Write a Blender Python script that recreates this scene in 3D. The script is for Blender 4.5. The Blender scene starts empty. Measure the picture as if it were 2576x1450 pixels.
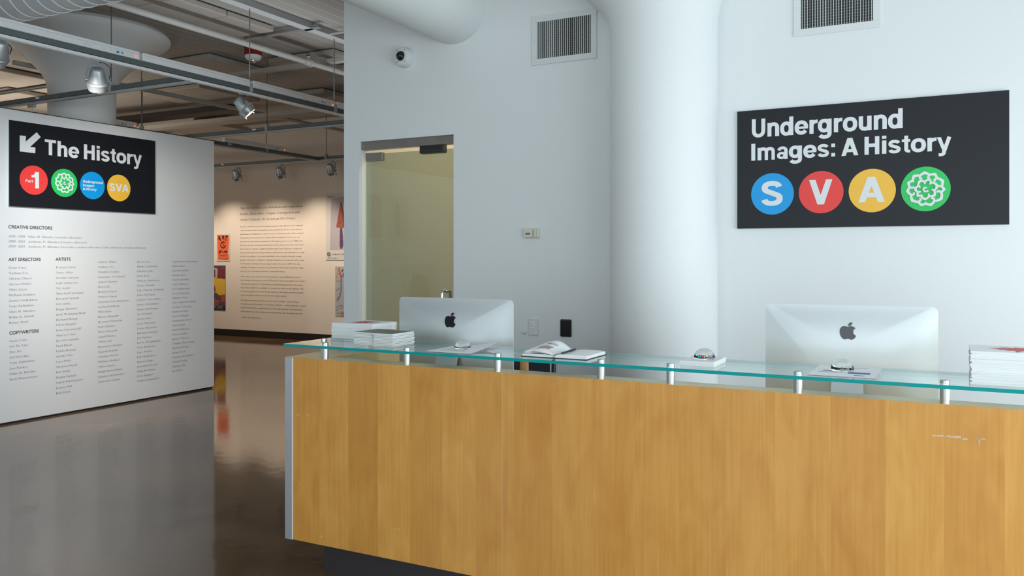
import bpy, bmesh, math, random
from mathutils import Vector, Matrix
from mathutils.geometry import tessellate_polygon
random.seed(7)
SC = bpy.context.scene
COL = SC.collection
PI = math.pi

# ------------------------------------------------------------------ camera, world, lights
F_PX, HZ, EYE = 2119.0, 648.0, 1.45          # focal length in pixels of a 2576x1450 frame, horizon row, eye height
TH = math.radians(27.7)
CT, ST = math.cos(TH), math.sin(TH)
cam = bpy.data.cameras.new('camera')
cam.sensor_fit = 'HORIZONTAL'; cam.sensor_width = 36.0
cam.lens = 36.0 * F_PX / 2576.0
cam.shift_y = -(725.0 - HZ) / 2576.0
cam.clip_start = 0.05
co = bpy.data.objects.new('camera', cam); COL.objects.link(co)
co.location = (0, 0, EYE); co.rotation_euler = (PI / 2, 0, TH)
SC.camera = co

world = bpy.data.worlds.new('world'); SC.world = world; world.use_nodes = True
bg = world.node_tree.nodes['Background']
bg.inputs[0].default_value = (0.72, 0.86, 1.0, 1); bg.inputs[1].default_value = 1.0
SC.view_settings.view_transform = 'Standard'; SC.view_settings.look = 'None'
SC.view_settings.gamma = 1.0; SC.view_settings.use_curve_mapping = False
SC.view_settings.exposure = 0.0

def area(name, loc, rot, sx, sy, power, color):
    l = bpy.data.lights.new(name, 'AREA'); l.shape = 'RECTANGLE'; l.size = sx; l.size_y = sy
    l.energy = power; l.color = color
    o = bpy.data.objects.new(name, l); COL.objects.link(o); o.location = loc; o.rotation_euler = rot
    return o
def spot(name, loc, target, power, color, angle, blend=0.6, size=0.03):
    l = bpy.data.lights.new(name, 'SPOT'); l.energy = power; l.color = color
    l.spot_size = math.radians(angle); l.spot_blend = blend; l.shadow_soft_size = size
    o = bpy.data.objects.new(name, l); COL.objects.link(o); o.location = loc
    o.rotation_euler = (Vector(target) - Vector(loc)).to_track_quat('-Z', 'Y').to_euler()
    return o
DAY = (0.84, 0.955, 0.99)
WARM = (1.0, 0.83, 0.64)
# daylight entering through the street windows (in wall_right and in wall_front), then an added left fill
area('window_daylight_right', (2.36, 1.9, 1.2), (0, PI / 2, 0), 1.7, 5.6, 168, DAY)      # faces -x
area('window_daylight_front', (-0.1, -3.36, 1.9), (PI / 2, 0, 0), 4.6, 2.6, 96, DAY)     # faces +y
area('window_daylight_left', (-5.0, -3.36, 2.0), (PI / 2, 0, 0), 2.4, 2.2, 36, DAY)  # added fill light, brightens the upper left of the room
# added spot fills without fixtures, brightening the near partition
for yy, ty, pw, cc in ((1.0, 2.6, 92, (.80, .91, 1)), (2.2, 4.3, 112, (.80, .91, 1)), (3.2, 5.3, 118, (.88, .94, 1)), (3.9, 6.3, 150, (1, .96, .88))):
    spot('partition_beam', (-5.62, yy, 2.74), (-7.28, ty, 0.9), pw, cc, 84, 1.0, .06)
# the strip housings on the main track throw their light upwards
for yy in (5.26, 6.48, 7.70):
    area('strip_uplight', (-5.87, yy, 3.13), (PI, 0, 0), .05, 1.1, 3.2, (.90, .96, 1.0))
# added warm fill lights, unseen behind the partition, brightening the gallery ceiling
area('gallery_fill', (-12.2, 7.0, 2.0), (math.radians(180), 0, 0), 3.0, 2.0, 62, (1.0, 0.86, 0.70))
area('gallery_fill', (-13.5, 4.0, 2.3), (math.radians(150), 0, math.radians(-60)), 2.0, 1.2, 45, (1.0, 0.88, 0.74))
area('back_room_lamp', (-2.4, 6.7, 3.4), (0, 0, 0), 2.0, 1.6, 48, (1.0, 0.93, 0.66))

# ------------------------------------------------------------------ helpers
def ray(u):
    a = (u - 1288.0) / F_PX
    return (-ST + a * CT), (CT + a * ST)
def onY(u, v, Y):
    dx, dy = ray(u); t = Y / dy
    return Vector((dx * t, Y, EYE - (v - HZ) / F_PX * t))
def onX(u, v, X):
    dx, dy = ray(u); t = X / dx
    return Vector((X, dy * t, EYE - (v - HZ) / F_PX * t))
def onZ(u, v, Z):
    t = (EYE - Z) * F_PX / (v - HZ); dx, dy = ray(u)
    return Vector((dx * t, dy * t, Z))

class MB:
    """collects shapes and links them as ONE mesh object"""
    def __init__(s): s.v = []; s.f = []; s.mi = []; s.cur = 0
    def add(s, vs, fs):
        n = len(s.v); s.v += [tuple(p) for p in vs]
        for f in fs: s.f.append(tuple(i + n for i in f)); s.mi.append(s.cur)
        return s
    def box(s, x0, x1, y0, y1, z0, z1, M=None):
        vs = [Vector((x, y, z)) for z in (z0, z1) for y in (y0, y1) for x in (x0, x1)]
        if M: vs = [M @ p for p in vs]
        return s.add(vs, [(0, 2, 3, 1), (4, 5, 7, 6), (0, 1, 5, 4), (2, 6, 7, 3), (0, 4, 6, 2), (1, 3, 7, 5)])
    def bbox(s, x0, x1, y0, y1, z0, z1, b=0.002, M=None):
        """box with chamfered edges"""
        pts = []
        for sx in (0, 1):
            for sy in (0, 1):
                for sz in (0, 1):
                    X = (x0, x1)[sx]; Y = (y0, y1)[sy]; Z = (z0, z1)[sz]
                    dx = b if sx == 0 else -b; dy = b if sy == 0 else -b; dz = b if sz == 0 else -b
                    pts += [(X, Y + dy, Z + dz), (X + dx, Y, Z + dz), (X + dx, Y + dy, Z)]
        bm = bmesh.new(); vs = [bm.verts.new(p) for p in pts]
        r = bmesh.ops.convex_hull(bm, input=vs)
        bm.verts.index_update()
        P = [v.co.copy() for v in bm.verts]
        if M: P = [M @ p for p in P]
        s.add(P, [tuple(v.index for v in f.verts) for f in bm.faces]); bm.free()
        return s
    def prism(s, pts, axis, a, b, M=None):
        """polygon pts (2-D) extruded along axis from a to b"""
        def P(p, c):
            q = {'x': (c, p[0], p[1]), 'y': (p[0], c, p[1]), 'z': (p[0], p[1], c)}[axis]
            q = Vector(q); return M @ q if M else q
        n = len(pts); vs = [P(p, a) for p in pts] + [P(p, b) for p in pts]
        fs = [tuple(range(n)), tuple(range(2 * n - 1, n - 1, -1))]
        for i in range(n): fs.append((i, i + n, (i + 1) % n + n, (i + 1) % n))
        return s.add(vs, fs)
    def lathe(s, prof, n=32, M=None, close=False):
        """profile [(r,z)] turned round z"""
        vs = []; fs = []
        for r, z in prof:
            for k in range(n):
                a = 2 * PI * k / n; p = Vector((r * math.cos(a), r * math.sin(a), z))
                vs.append(M @ p if M else p)
        m = len(prof)
        for i in range(m - 1):
            for k in range(n):
                k2 = (k + 1) % n
                fs.append((i * n + k, i * n + k2, (i + 1) * n + k2, (i + 1) * n + k))
        if prof[0][0] > 1e-6: fs.append(tuple(range(n - 1, -1, -1)))
        if prof[-1][0] > 1e-6: fs.append(tuple((m - 1) * n + k for k in range(n)))
        return s.add(vs, fs)
    def cyl(s, p0, p1, r, n=16, r2=None):
        p0 = Vector(p0); p1 = Vector(p1); d = p1 - p0
        M = Matrix.Translation(p0) @ d.to_track_quat('Z', 'Y').to_matrix().to_4x4()
        return s.lathe([(r, 0), (r if r2 is None else r2, d.length)], n, M)
    def tube(s, pts, r, n=10, closed=False):
        P = [Vector(p) for p in pts]; m = len(P); vs = []; fs = []; up = None
        for i in range(m):
            a = P[(i - 1) % m] if (closed or i > 0) else P[i]
            b = P[(i + 1) % m] if (closed or i < m - 1) else P[i]
            t = (b - a).normalized()
            if up is None:
                up = Vector((0, 0, 1)) if abs(t.z) < .9 else Vector((1, 0, 0))
            e1 = (up - t * up.dot(t)).normalized(); e2 = t.cross(e1); up = e1
            for k in range(n):
                an = 2 * PI * k / n; vs.append(P[i] + (e1 * math.cos(an) + e2 * math.sin(an)) * r)
        for i in range(m if closed else m - 1):
            j = (i + 1) % m
            for k in range(n):
                k2 = (k + 1) % n; fs.append((i * n + k, i * n + k2, j * n + k2, j * n + k))
        if not closed: fs += [tuple(range(n - 1, -1, -1)), tuple((m - 1) * n + k for k in range(n))]
        return s.add(vs, fs)
    def build(s, name, mats, parent=None, smooth=None, bevel=0):
        me = bpy.data.meshes.new(name)
        me.from_pydata(s.v, [], s.f)
        if not isinstance(mats, (list, tuple)): mats = [mats]
        for m in mats: me.materials.append(m)
        if len(mats) > 1:
            for p, i in zip(me.polygons, s.mi): p.material_index = i
        bm = bmesh.new(); bm.from_mesh(me); bmesh.ops.recalc_face_normals(bm, faces=bm.faces); bm.to_mesh(me); bm.free()
        if smooth:
            me.polygons.foreach_set('use_smooth', [True] * len(me.polygons)); me.set_sharp_from_angle(angle=math.radians(smooth))
        o = bpy.data.objects.new(name, me); COL.objects.link(o)
        if parent: o.parent = parent
        if bevel:
            b = o.modifiers.new('bevel', 'BEVEL'); b.width = bevel; b.segments = 2; b.limit_method = 'ANGLE'
        return o

def tag(o, label, cat, group=None):
    o['label'] = label; o['category'] = cat
    if group: o['group'] = group
    return o
def thing(name, label, cat, loc=(0, 0, 0), rz=0, group=None):
    o = bpy.data.objects.new(name, None); COL.objects.link(o); o.location = loc; o.rotation_euler = (0, 0, rz)
    o.empty_display_size = 0.1
    return tag(o, label, cat, group)
def struct(o): o['kind'] = 'structure'; return o
def copy_tree(o, parent=None):
    c = o.copy(); COL.objects.link(c)
    if parent: c.parent = parent; c.matrix_parent_inverse = o.matrix_parent_inverse
    for ch in o.children: copy_tree(ch, c)
    return c

# ------------------------------------------------------------------ materials
def new_mat(name):
    m = bpy.data.materials.new(name); m.use_nodes = True
    nt = m.node_tree; return m, nt, nt.nodes['Principled BSDF'], nt.links
def srgb(r, g, b):
    f = lambda c: (c / 255 / 12.92) if c / 255 <= .04045 else ((c / 255 + .055) / 1.055) ** 2.4
    return (f(r), f(g), f(b), 1)
def mat(name, col, rough=0.5, metal=0.0, spec=0.5, emit=None, es=0, coat=0, bump=0, bscale=200, var=0, vscale=3):
    m, nt, p, L = new_mat(name)
    p.inputs['Base Color'].default_value = col; p.inputs['Roughness'].default_value = rough
    p.inputs['Metallic'].default_value = metal; p.inputs['Specular IOR Level'].default_value = spec
    p.inputs['Coat Weight'].default_value = coat
    if emit: p.inputs['Emission Color'].default_value = emit; p.inputs['Emission Strength'].default_value = es
    tc = nt.nodes.new('ShaderNodeTexCoord')
    if bump:
        n = nt.nodes.new('ShaderNodeTexNoise'); n.inputs['Scale'].default_value = bscale; n.inputs['Detail'].default_value = 3
        b = nt.nodes.new('ShaderNodeBump'); b.inputs['Strength'].default_value = bump; b.inputs['Distance'].default_value = 0.002
        L.new(tc.outputs['Object'], n.inputs['Vector']); L.new(n.outputs['Fac'], b.inputs['Height']); L.new(b.outputs['Normal'], p.inputs['Normal'])
    if var:
        n = nt.nodes.new('ShaderNodeTexNoise'); n.inputs['Scale'].default_value = vscale; n.inputs['Detail'].default_value = 5
        mx = nt.nodes.new('ShaderNodeMix'); mx.data_type = 'RGBA'
        mx.inputs['A'].default_value = tuple(c * (1 - var) for c in col[:3]) + (1,); mx.inputs['B'].default_value = tuple(min(1, c * (1 + var)) for c in col[:3]) + (1,)
        L.new(tc.outputs['Object'], n.inputs['Vector']); L.new(n.outputs['Fac'], mx.inputs['Factor']); L.new(mx.outputs['Result'], p.inputs['Base Color'])
    return m

M = {}
M['wall'] = mat('wall_paint', (0.79, 0.81, 0.815, 1), 0.6, spec=0.35, bump=0.12, bscale=160, var=0.012, vscale=1.5)
M['column'] = mat('column_paint', (0.80, 0.82, 0.825, 1), 0.6, spec=0.35, bump=0.5, bscale=120, var=0.012)
M['ceiling'] = mat('ceiling_front', (0.72, 0.72, 0.72, 1), 0.7)
M['partition'] = mat('partition_paint', (0.70, 0.705, 0.71, 1), 0.55, spec=0.35, bump=0.1, bscale=150, var=0.02, vscale=1.2)
M['gal_wall'] = mat('gallery_wall_paint', (0.76, 0.69, 0.63, 1), 0.6, spec=0.3, bump=0.08)
M['dark'] = mat('shadow_gap', (0.03, 0.03, 0.03, 1), 0.7)
M['base_black'] = mat('black_baseboard', (0.012, 0.009, 0.008, 1), 0.55)
M['steel'] = mat('brushed_steel', (0.62, 0.62, 0.60, 1), 0.28, 1.0, bump=0.1, bscale=300)
M['chrome'] = mat('satin_chrome', (0.72, 0.72, 0.72, 1), 0.18, 1.0)
M['alu'] = mat('anodised_aluminium', (0.60, 0.62, 0.64, 1), 0.42, 0.75)
M['imac'] = mat('computer_aluminium', (0.62, 0.65, 0.66, 1), 0.46, 0.8)
M['black_gloss'] = mat('black_gloss', (0.01, 0.01, 0.012, 1), 0.12)
M['black'] = mat('black_plastic', (0.02, 0.021, 0.025, 1), 0.45)
M['screen'] = mat('screen_glass', (0.006, 0.006, 0.007, 1), 0.08)
M['paper'] = mat('white_paper', (0.86, 0.87, 0.88, 1), 0.7, var=0.03, vscale=60)
M['pages'] = mat('page_edges', (0.80, 0.81, 0.80, 1), 0.8)
M['cover_green'] = mat('dark_green_cover', (0.10, 0.115, 0.10, 1), 0.35, var=0.25, vscale=40)
M['red_ink'] = mat('red_ink', (0.62, 0.035, 0.03, 1), 0.45)
M['beige'] = mat('beige_plastic', (0.72, 0.70, 0.58, 1), 0.5)
M['white_pl'] = mat('white_plastic', (0.72, 0.745, 0.75, 1), 0.4)
M['galv'] = mat('galvanised_steel', (0.15, 0.175, 0.18, 1), 0.6, 0.35, var=0.35, vscale=60)
M['track_white'] = mat('white_enamel', (0.86, 0.88, 0.90, 1), 0.45)
M['track_grey'] = mat('grey_track', (0.42, 0.45, 0.46, 1), 0.5)
M['pipe'] = mat('painted_pipe', (0.42, 0.42, 0.40, 1), 0.55)
M['panel'] = mat('acoustic_panel', (0.42, 0.39, 0.355, 1), 0.8, bump=0.2)
M['duct'] = mat('spiral_duct_paint', (0.50, 0.53, 0.55, 1), 0.5)
M['lamp'] = mat('spotlight_aluminium', (0.46, 0.49, 0.51, 1), 0.4, 0.65)
M['lamp_dark'] = mat('spotlight_rim', (0.36, 0.38, 0.40, 1), 0.4, 0.6)
M['glow'] = mat('lamp_glow', (1, .9, .7, 1), 0.5, emit=(1, .78, .5, 1), es=14)
M['led'] = mat('red_led', (1, .05, .03, 1), 0.5, emit=(1, .06, .04, 1), es=3)
M['red'] = mat('red_plastic', (0.28, 0.012, 0.012, 1), 0.5)
M['sign'] = mat('sign_black', (0.010, 0.011, 0.015, 1), 0.42, spec=0.32, bump=0.03)
M['sign_edge'] = mat('sign_edge_grey', (0.32, 0.38, 0.40, 1), 0.5)
M['letter'] = mat('letter_white', (0.72, 0.74, 0.76, 1), 0.5)
M['s_blue'] = mat('disc_blue', (0.0, 0.31, 0.72, 1), 0.45)
M['s_red'] = mat('disc_red', (0.82, 0.05, 0.045, 1), 0.45)
M['s_yel'] = mat('disc_yellow', (0.88, 0.49, 0.05, 1), 0.45)
M['s_grn'] = mat('disc_green', (0.02, 0.52, 0.11, 1), 0.45)
M['txt_dark'] = mat('vinyl_dark_brown', (0.07, 0.06, 0.06, 1), 0.6)
M['txt_grey'] = mat('vinyl_grey', (0.26, 0.255, 0.26, 1), 0.6)
M['txt_brown'] = mat('vinyl_brown', (0.19, 0.145, 0.11, 1), 0.6)
M['plinth'] = mat('plinth_dark', (0.035, 0.03, 0.032, 1), 0.35)
M['mesh_black'] = mat('chair_mesh', (0.03, 0.033, 0.04, 1), 0.7)
M['orange'] = mat('poster_orange', (0.80, 0.13, 0.045, 1), 0.6)
M['p_black'] = mat('poster_black', (0.02, 0.015, 0.015, 1), 0.6)
M['p_yellow'] = mat('poster_yellow', (0.66, 0.42, 0.05, 1), 0.6)
M['p_purple'] = mat('poster_purple', (0.10, 0.055, 0.12, 1), 0.6, var=0.5, vscale=20)
M['p_brick'] = mat('poster_brick', (0.30, 0.08, 0.045, 1), 0.6, var=0.75, vscale=14)
M['p_maroon'] = mat('poster_maroon', (0.18, 0.03, 0.03, 1), 0.6, var=0.4, vscale=25)
M['p_white'] = mat('poster_paper', (0.62, 0.60, 0.58, 1), 0.6)
M['p_lilac'] = mat('poster_lilac', (0.44, 0.40, 0.46, 1), 0.6)
M['p_grey'] = mat('poster_grey', (0.42, 0.43, 0.42, 1), 0.6, var=0.12, vscale=12)
M['p_blue'] = mat('poster_blue', (0.20, 0.21, 0.36, 1), 0.6, var=0.3, vscale=18)
M['p_red'] = mat('poster_red', (0.62, 0.07, 0.03, 1), 0.6)
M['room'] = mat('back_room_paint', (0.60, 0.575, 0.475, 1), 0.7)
M['brown_metal'] = mat('door_header_metal', (0.30, 0.27, 0.25, 1), 0.4, 0.7, var=0.2, vscale=8)

def wood(name, base, dark, rough=0.32, use_obj=True):
    m, nt, p, L = new_mat(name)
    tc = nt.nodes.new('ShaderNodeTexCoord'); mp = nt.nodes.new('ShaderNodeMapping'); mp.inputs['Scale'].default_value = (55, 55, 1.6)
    n = nt.nodes.new('ShaderNodeTexNoise'); n.inputs['Scale'].default_value = 1.5; n.inputs['Detail'].default_value = 6; n.inputs['Roughness'].default_value = .6
    mp2 = nt.nodes.new('ShaderNodeMapping'); mp2.inputs['Scale'].default_value = (6, 6, 2.5)
    n2 = nt.nodes.new('ShaderNodeTexNoise'); n2.inputs['Scale'].default_value = 1.2; n2.inputs['Detail'].default_value = 4; n2.inputs['Distortion'].default_value = 1.2
    oi = nt.nodes.new('ShaderNodeObjectInfo')
    add = nt.nodes.new('ShaderNodeVectorMath'); add.operation = 'ADD'
    L.new(tc.outputs['Object'], add.inputs[0])
    sc = nt.nodes.new('ShaderNodeVectorMath'); sc.operation = 'SCALE'; sc.inputs[0].default_value = (3, 7, 31); L.new(oi.outputs['Random'], sc.inputs['Scale'])
    L.new(sc.outputs[0], add.inputs[1])
    L.new(add.outputs[0], mp.inputs[0]); L.new(add.outputs[0], mp2.inputs[0]); L.new(mp.outputs[0], n.inputs['Vector']); L.new(mp2.outputs[0], n2.inputs['Vector'])
    av = nt.nodes.new('ShaderNodeMath'); av.operation = 'MULTIPLY_ADD'; av.inputs[1].default_value = 0.45; L.new(n.outputs['Fac'], av.inputs[0])
    a2 = nt.nodes.new('ShaderNodeMath'); a2.operation = 'MULTIPLY'; a2.inputs[1].default_value = 0.55; L.new(n2.outputs['Fac'], a2.inputs[0]); L.new(a2.outputs[0], av.inputs[2])
    cr = nt.nodes.new('ShaderNodeValToRGB'); cr.color_ramp.elements[0].position = .3; cr.color_ramp.elements[1].position = .7
    cr.color_ramp.elements[0].color = dark; cr.color_ramp.elements[1].color = base
    L.new(av.outputs[0], cr.inputs[0])
    mu = nt.nodes.new('ShaderNodeMix'); mu.data_type = 'RGBA'; mu.blend_type = 'MULTIPLY'; mu.inputs['Factor'].default_value = 1
    L.new(cr.outputs[0], mu.inputs['A'])
    if use_obj: L.new(oi.outputs['Color'], mu.inputs['B'])
    else: mu.inputs['B'].default_value = (1, 1, 1, 1)
    L.new(mu.outputs['Result'], p.inputs['Base Color'])
    p.inputs['Roughness'].default_value = rough; p.inputs['Specular IOR Level'].default_value = 0.5
    p.inputs['Coat Weight'].default_value = 0.25; p.inputs['Coat Roughness'].default_value = 0.12
    return m
M['veneer'] = wood('maple_veneer', srgb(226, 168, 88), srgb(202, 138, 60))
M['ledge'] = wood('maple_ledge', (0.86, 0.70, 0.46, 1), (0.78, 0.60, 0.37, 1), 0.38, False)
M['wood_in'] = wood('maple_inner', (0.62, 0.46, 0.22, 1), (0.55, 0.39, 0.17, 1), 0.35, False)
M['dowel'] = wood('wood_pole', (0.50, 0.24, 0.07, 1), (0.40, 0.18, 0.05, 1), 0.4, False)

def floor_mat():
    m, nt, p, L = new_mat('polished_concrete')
    tc = nt.nodes.new('ShaderNodeTexCoord')
    n1 = nt.nodes.new('ShaderNodeTexNoise'); n1.inputs['Scale'].default_value = 0.9; n1.inputs['Detail'].default_value = 8; n1.inputs['Roughness'].default_value = .6; n1.inputs['Distortion'].default_value = .8
    cr = nt.nodes.new('ShaderNodeValToRGB'); e = cr.color_ramp.elements
    e[0].position = .3; e[0].color = (0.066, 0.037, 0.020, 1); e[1].position = .72; e[1].color = (0.165, 0.100, 0.058, 1)
    L.new(tc.outputs['Object'], n1.inputs['Vector']); L.new(n1.outputs['Fac'], cr.inputs[0])
    # fine scratches and hairline cracks
    n3 = nt.nodes.new('ShaderNodeTexNoise'); n3.inputs['Scale'].default_value = 1.4; n3.inputs['Detail'].default_value = 3
    vo = nt.nodes.new('ShaderNodeTexVoronoi'); vo.feature = 'DISTANCE_TO_EDGE'; vo.inputs['Scale'].default_value = 0.42
    mxv = nt.nodes.new('ShaderNodeVectorMath'); mxv.operation = 'ADD'
    L.new(tc.outputs['Object'], mxv.inputs[0]); L.new(n3.outputs['Color'], mxv.inputs[1]); L.new(mxv.outputs[0], vo.inputs['Vector'])
    lt = nt.nodes.new('ShaderNodeMath'); lt.operation = 'LESS_THAN'; lt.inputs[1].default_value = 0.0012; L.new(vo.outputs['Distance'], lt.inputs[0])
    n4 = nt.nodes.new('ShaderNodeTexNoise'); n4.inputs['Scale'].default_value = 2.2; L.new(tc.outputs['Object'], n4.inputs['Vector'])
    gt = nt.nodes.new('ShaderNodeMath'); gt.operation = 'GREATER_THAN'; gt.inputs[1].default_value = 0.58; L.new(n4.outputs['Fac'], gt.inputs[0])
    mu = nt.nodes.new('ShaderNodeMath'); mu.operation = 'MULTIPLY'; L.new(lt.outputs[0], mu.inputs[0]); L.new(gt.outputs[0], mu.inputs[1])
    mx = nt.nodes.new('ShaderNodeMix'); mx.data_type = 'RGBA'; mx.inputs['B'].default_value = (0.28, 0.24, 0.2, 1)
    L.new(mu.outputs[0], mx.inputs['Factor']); L.new(cr.outputs[0], mx.inputs['A']); L.new(mx.outputs['Result'], p.inputs['Base Color'])
    # waviness of the polish
    n2 = nt.nodes.new('ShaderNodeTexNoise'); n2.inputs['Scale'].default_value = 9; n2.inputs['Detail'].default_value = 5
    b = nt.nodes.new('ShaderNodeBump'); b.inputs['Strength'].default_value = 0.05; b.inputs['Distance'].default_value = 0.01
    L.new(tc.outputs['Object'], n2.inputs['Vector']); L.new(n2.outputs['Fac'], b.inputs['Height']); L.new(b.outputs['Normal'], p.inputs['Normal'])
    rr = nt.nodes.new('ShaderNodeMapRange'); rr.inputs['To Min'].default_value = 0.045; rr.inputs['To Max'].default_value = 0.11
    L.new(n1.outputs['Fac'], rr.inputs['Value']); L.new(rr.outputs[0], p.inputs['Roughness'])
    p.inputs['IOR'].default_value = 1.55
    return m
M['floor'] = floor_mat()

def slab_mat():
    m, nt, p, L = new_mat('board_formed_concrete')
    tc = nt.nodes.new('ShaderNodeTexCoord'); mp = nt.nodes.new('ShaderNodeMapping')
    L.new(tc.outputs['Object'], mp.inputs[0])
    w = nt.nodes.new('ShaderNodeTexWave'); w.wave_type = 'BANDS'; w.bands_direction = 'X'; w.inputs['Scale'].default_value = 2.1
    w.inputs['Distortion'].default_value = 0.12; w.inputs['Detail'].default_value = 3
    L.new(mp.outputs[0], w.inputs['Vector'])
    cr = nt.nodes.new('ShaderNodeValToRGB'); e = cr.color_ramp.elements
    e[0].position = .965; e[0].color = (0.36, 0.345, 0.32, 1); e[1].position = .995; e[1].color = (0.52, 0.50, 0.47, 1)
    L.new(w.outputs['Fac'], cr.inputs[0]); L.new(cr.outputs[0], p.inputs['Base Color'])
    b = nt.nodes.new('ShaderNodeBump'); b.inputs['Strength'].default_value = 0.12; b.inputs['Distance'].default_value = 0.004
    L.new(w.outputs['Fac'], b.inputs['Height']); L.new(b.outputs['Normal'], p.inputs['Normal'])
    p.inputs['Roughness'].default_value = 0.85
    return m
M['slab'] = slab_mat()

def sheet_glass(name, tint, refl=1.0, rough=0.01, veil=0.0, veilcol=(0.4, 0.42, 0.33, 1)):
    m, nt, p, L = new_mat(name); nt.nodes.remove(p)
    out = nt.nodes['Material Output']
    tr = nt.nodes.new('ShaderNodeBsdfTransparent'); tr.inputs[0].default_value = tint
    gl = nt.nodes.new('ShaderNodeBsdfGlossy'); gl.inputs['Roughness'].default_value = rough; gl.inputs[0].default_value = (refl, refl, refl, 1)
    lw = nt.nodes.new('ShaderNodeLayerWeight'); lw.inputs[0].default_value = .5
    pw = nt.nodes.new('ShaderNodeMath'); pw.operation = 'POWER'; pw.inputs[1].default_value = 5.0; L.new(lw.outputs['Facing'], pw.inputs[0])
    ma = nt.nodes.new('ShaderNodeMath'); ma.operation = 'MULTIPLY_ADD'; ma.inputs[1].default_value = .95; ma.inputs[2].default_value = .045; L.new(pw.outputs[0], ma.inputs[0])
    mx = nt.nodes.new('ShaderNodeMixShader'); L.new(ma.outputs[0], mx.inputs[0]); L.new(gl.outputs[0], mx.inputs[2])
    if veil:
        d = nt.nodes.new('ShaderNodeBsdfDiffuse'); d.inputs[0].default_value = veilcol
        m2 = nt.nodes.new('ShaderNodeMixShader'); m2.inputs[0].default_value = veil; L.new(tr.outputs[0], m2.inputs[1]); L.new(d.outputs[0], m2.inputs[2]); L.new(m2.outputs[0], mx.inputs[1])
    else: L.new(tr.outputs[0], mx.inputs[1])
    L.new(mx.outputs[0], out.inputs[0])
    return m
M['glass'] = sheet_glass('counter_glass', (0.86, 0.94, 0.93, 1))
M['glass_edge'] = mat('glass_edge_teal', (0.0, 0.30, 0.30, 1), 0.12)
M['door_glass'] = sheet_glass('door_glass', (0.72, 0.76, 0.72, 1), veil=0.05)  # veil paints the haze of reflections into the door glass
M['window_glass'] = sheet_glass('window_glass', (0.95, 0.97, 0.97, 1))
def clear_glass():
    m, nt, p, L = new_mat('crystal'); p.inputs['Transmission Weight'].default_value = 1; p.inputs['Roughness'].default_value = 0.0
    p.inputs['IOR'].default_value = 1.49; p.inputs['Base Color'].default_value = (0.97, 0.985, 0.98, 1); return m
M['crystal'] = clear_glass()

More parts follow.
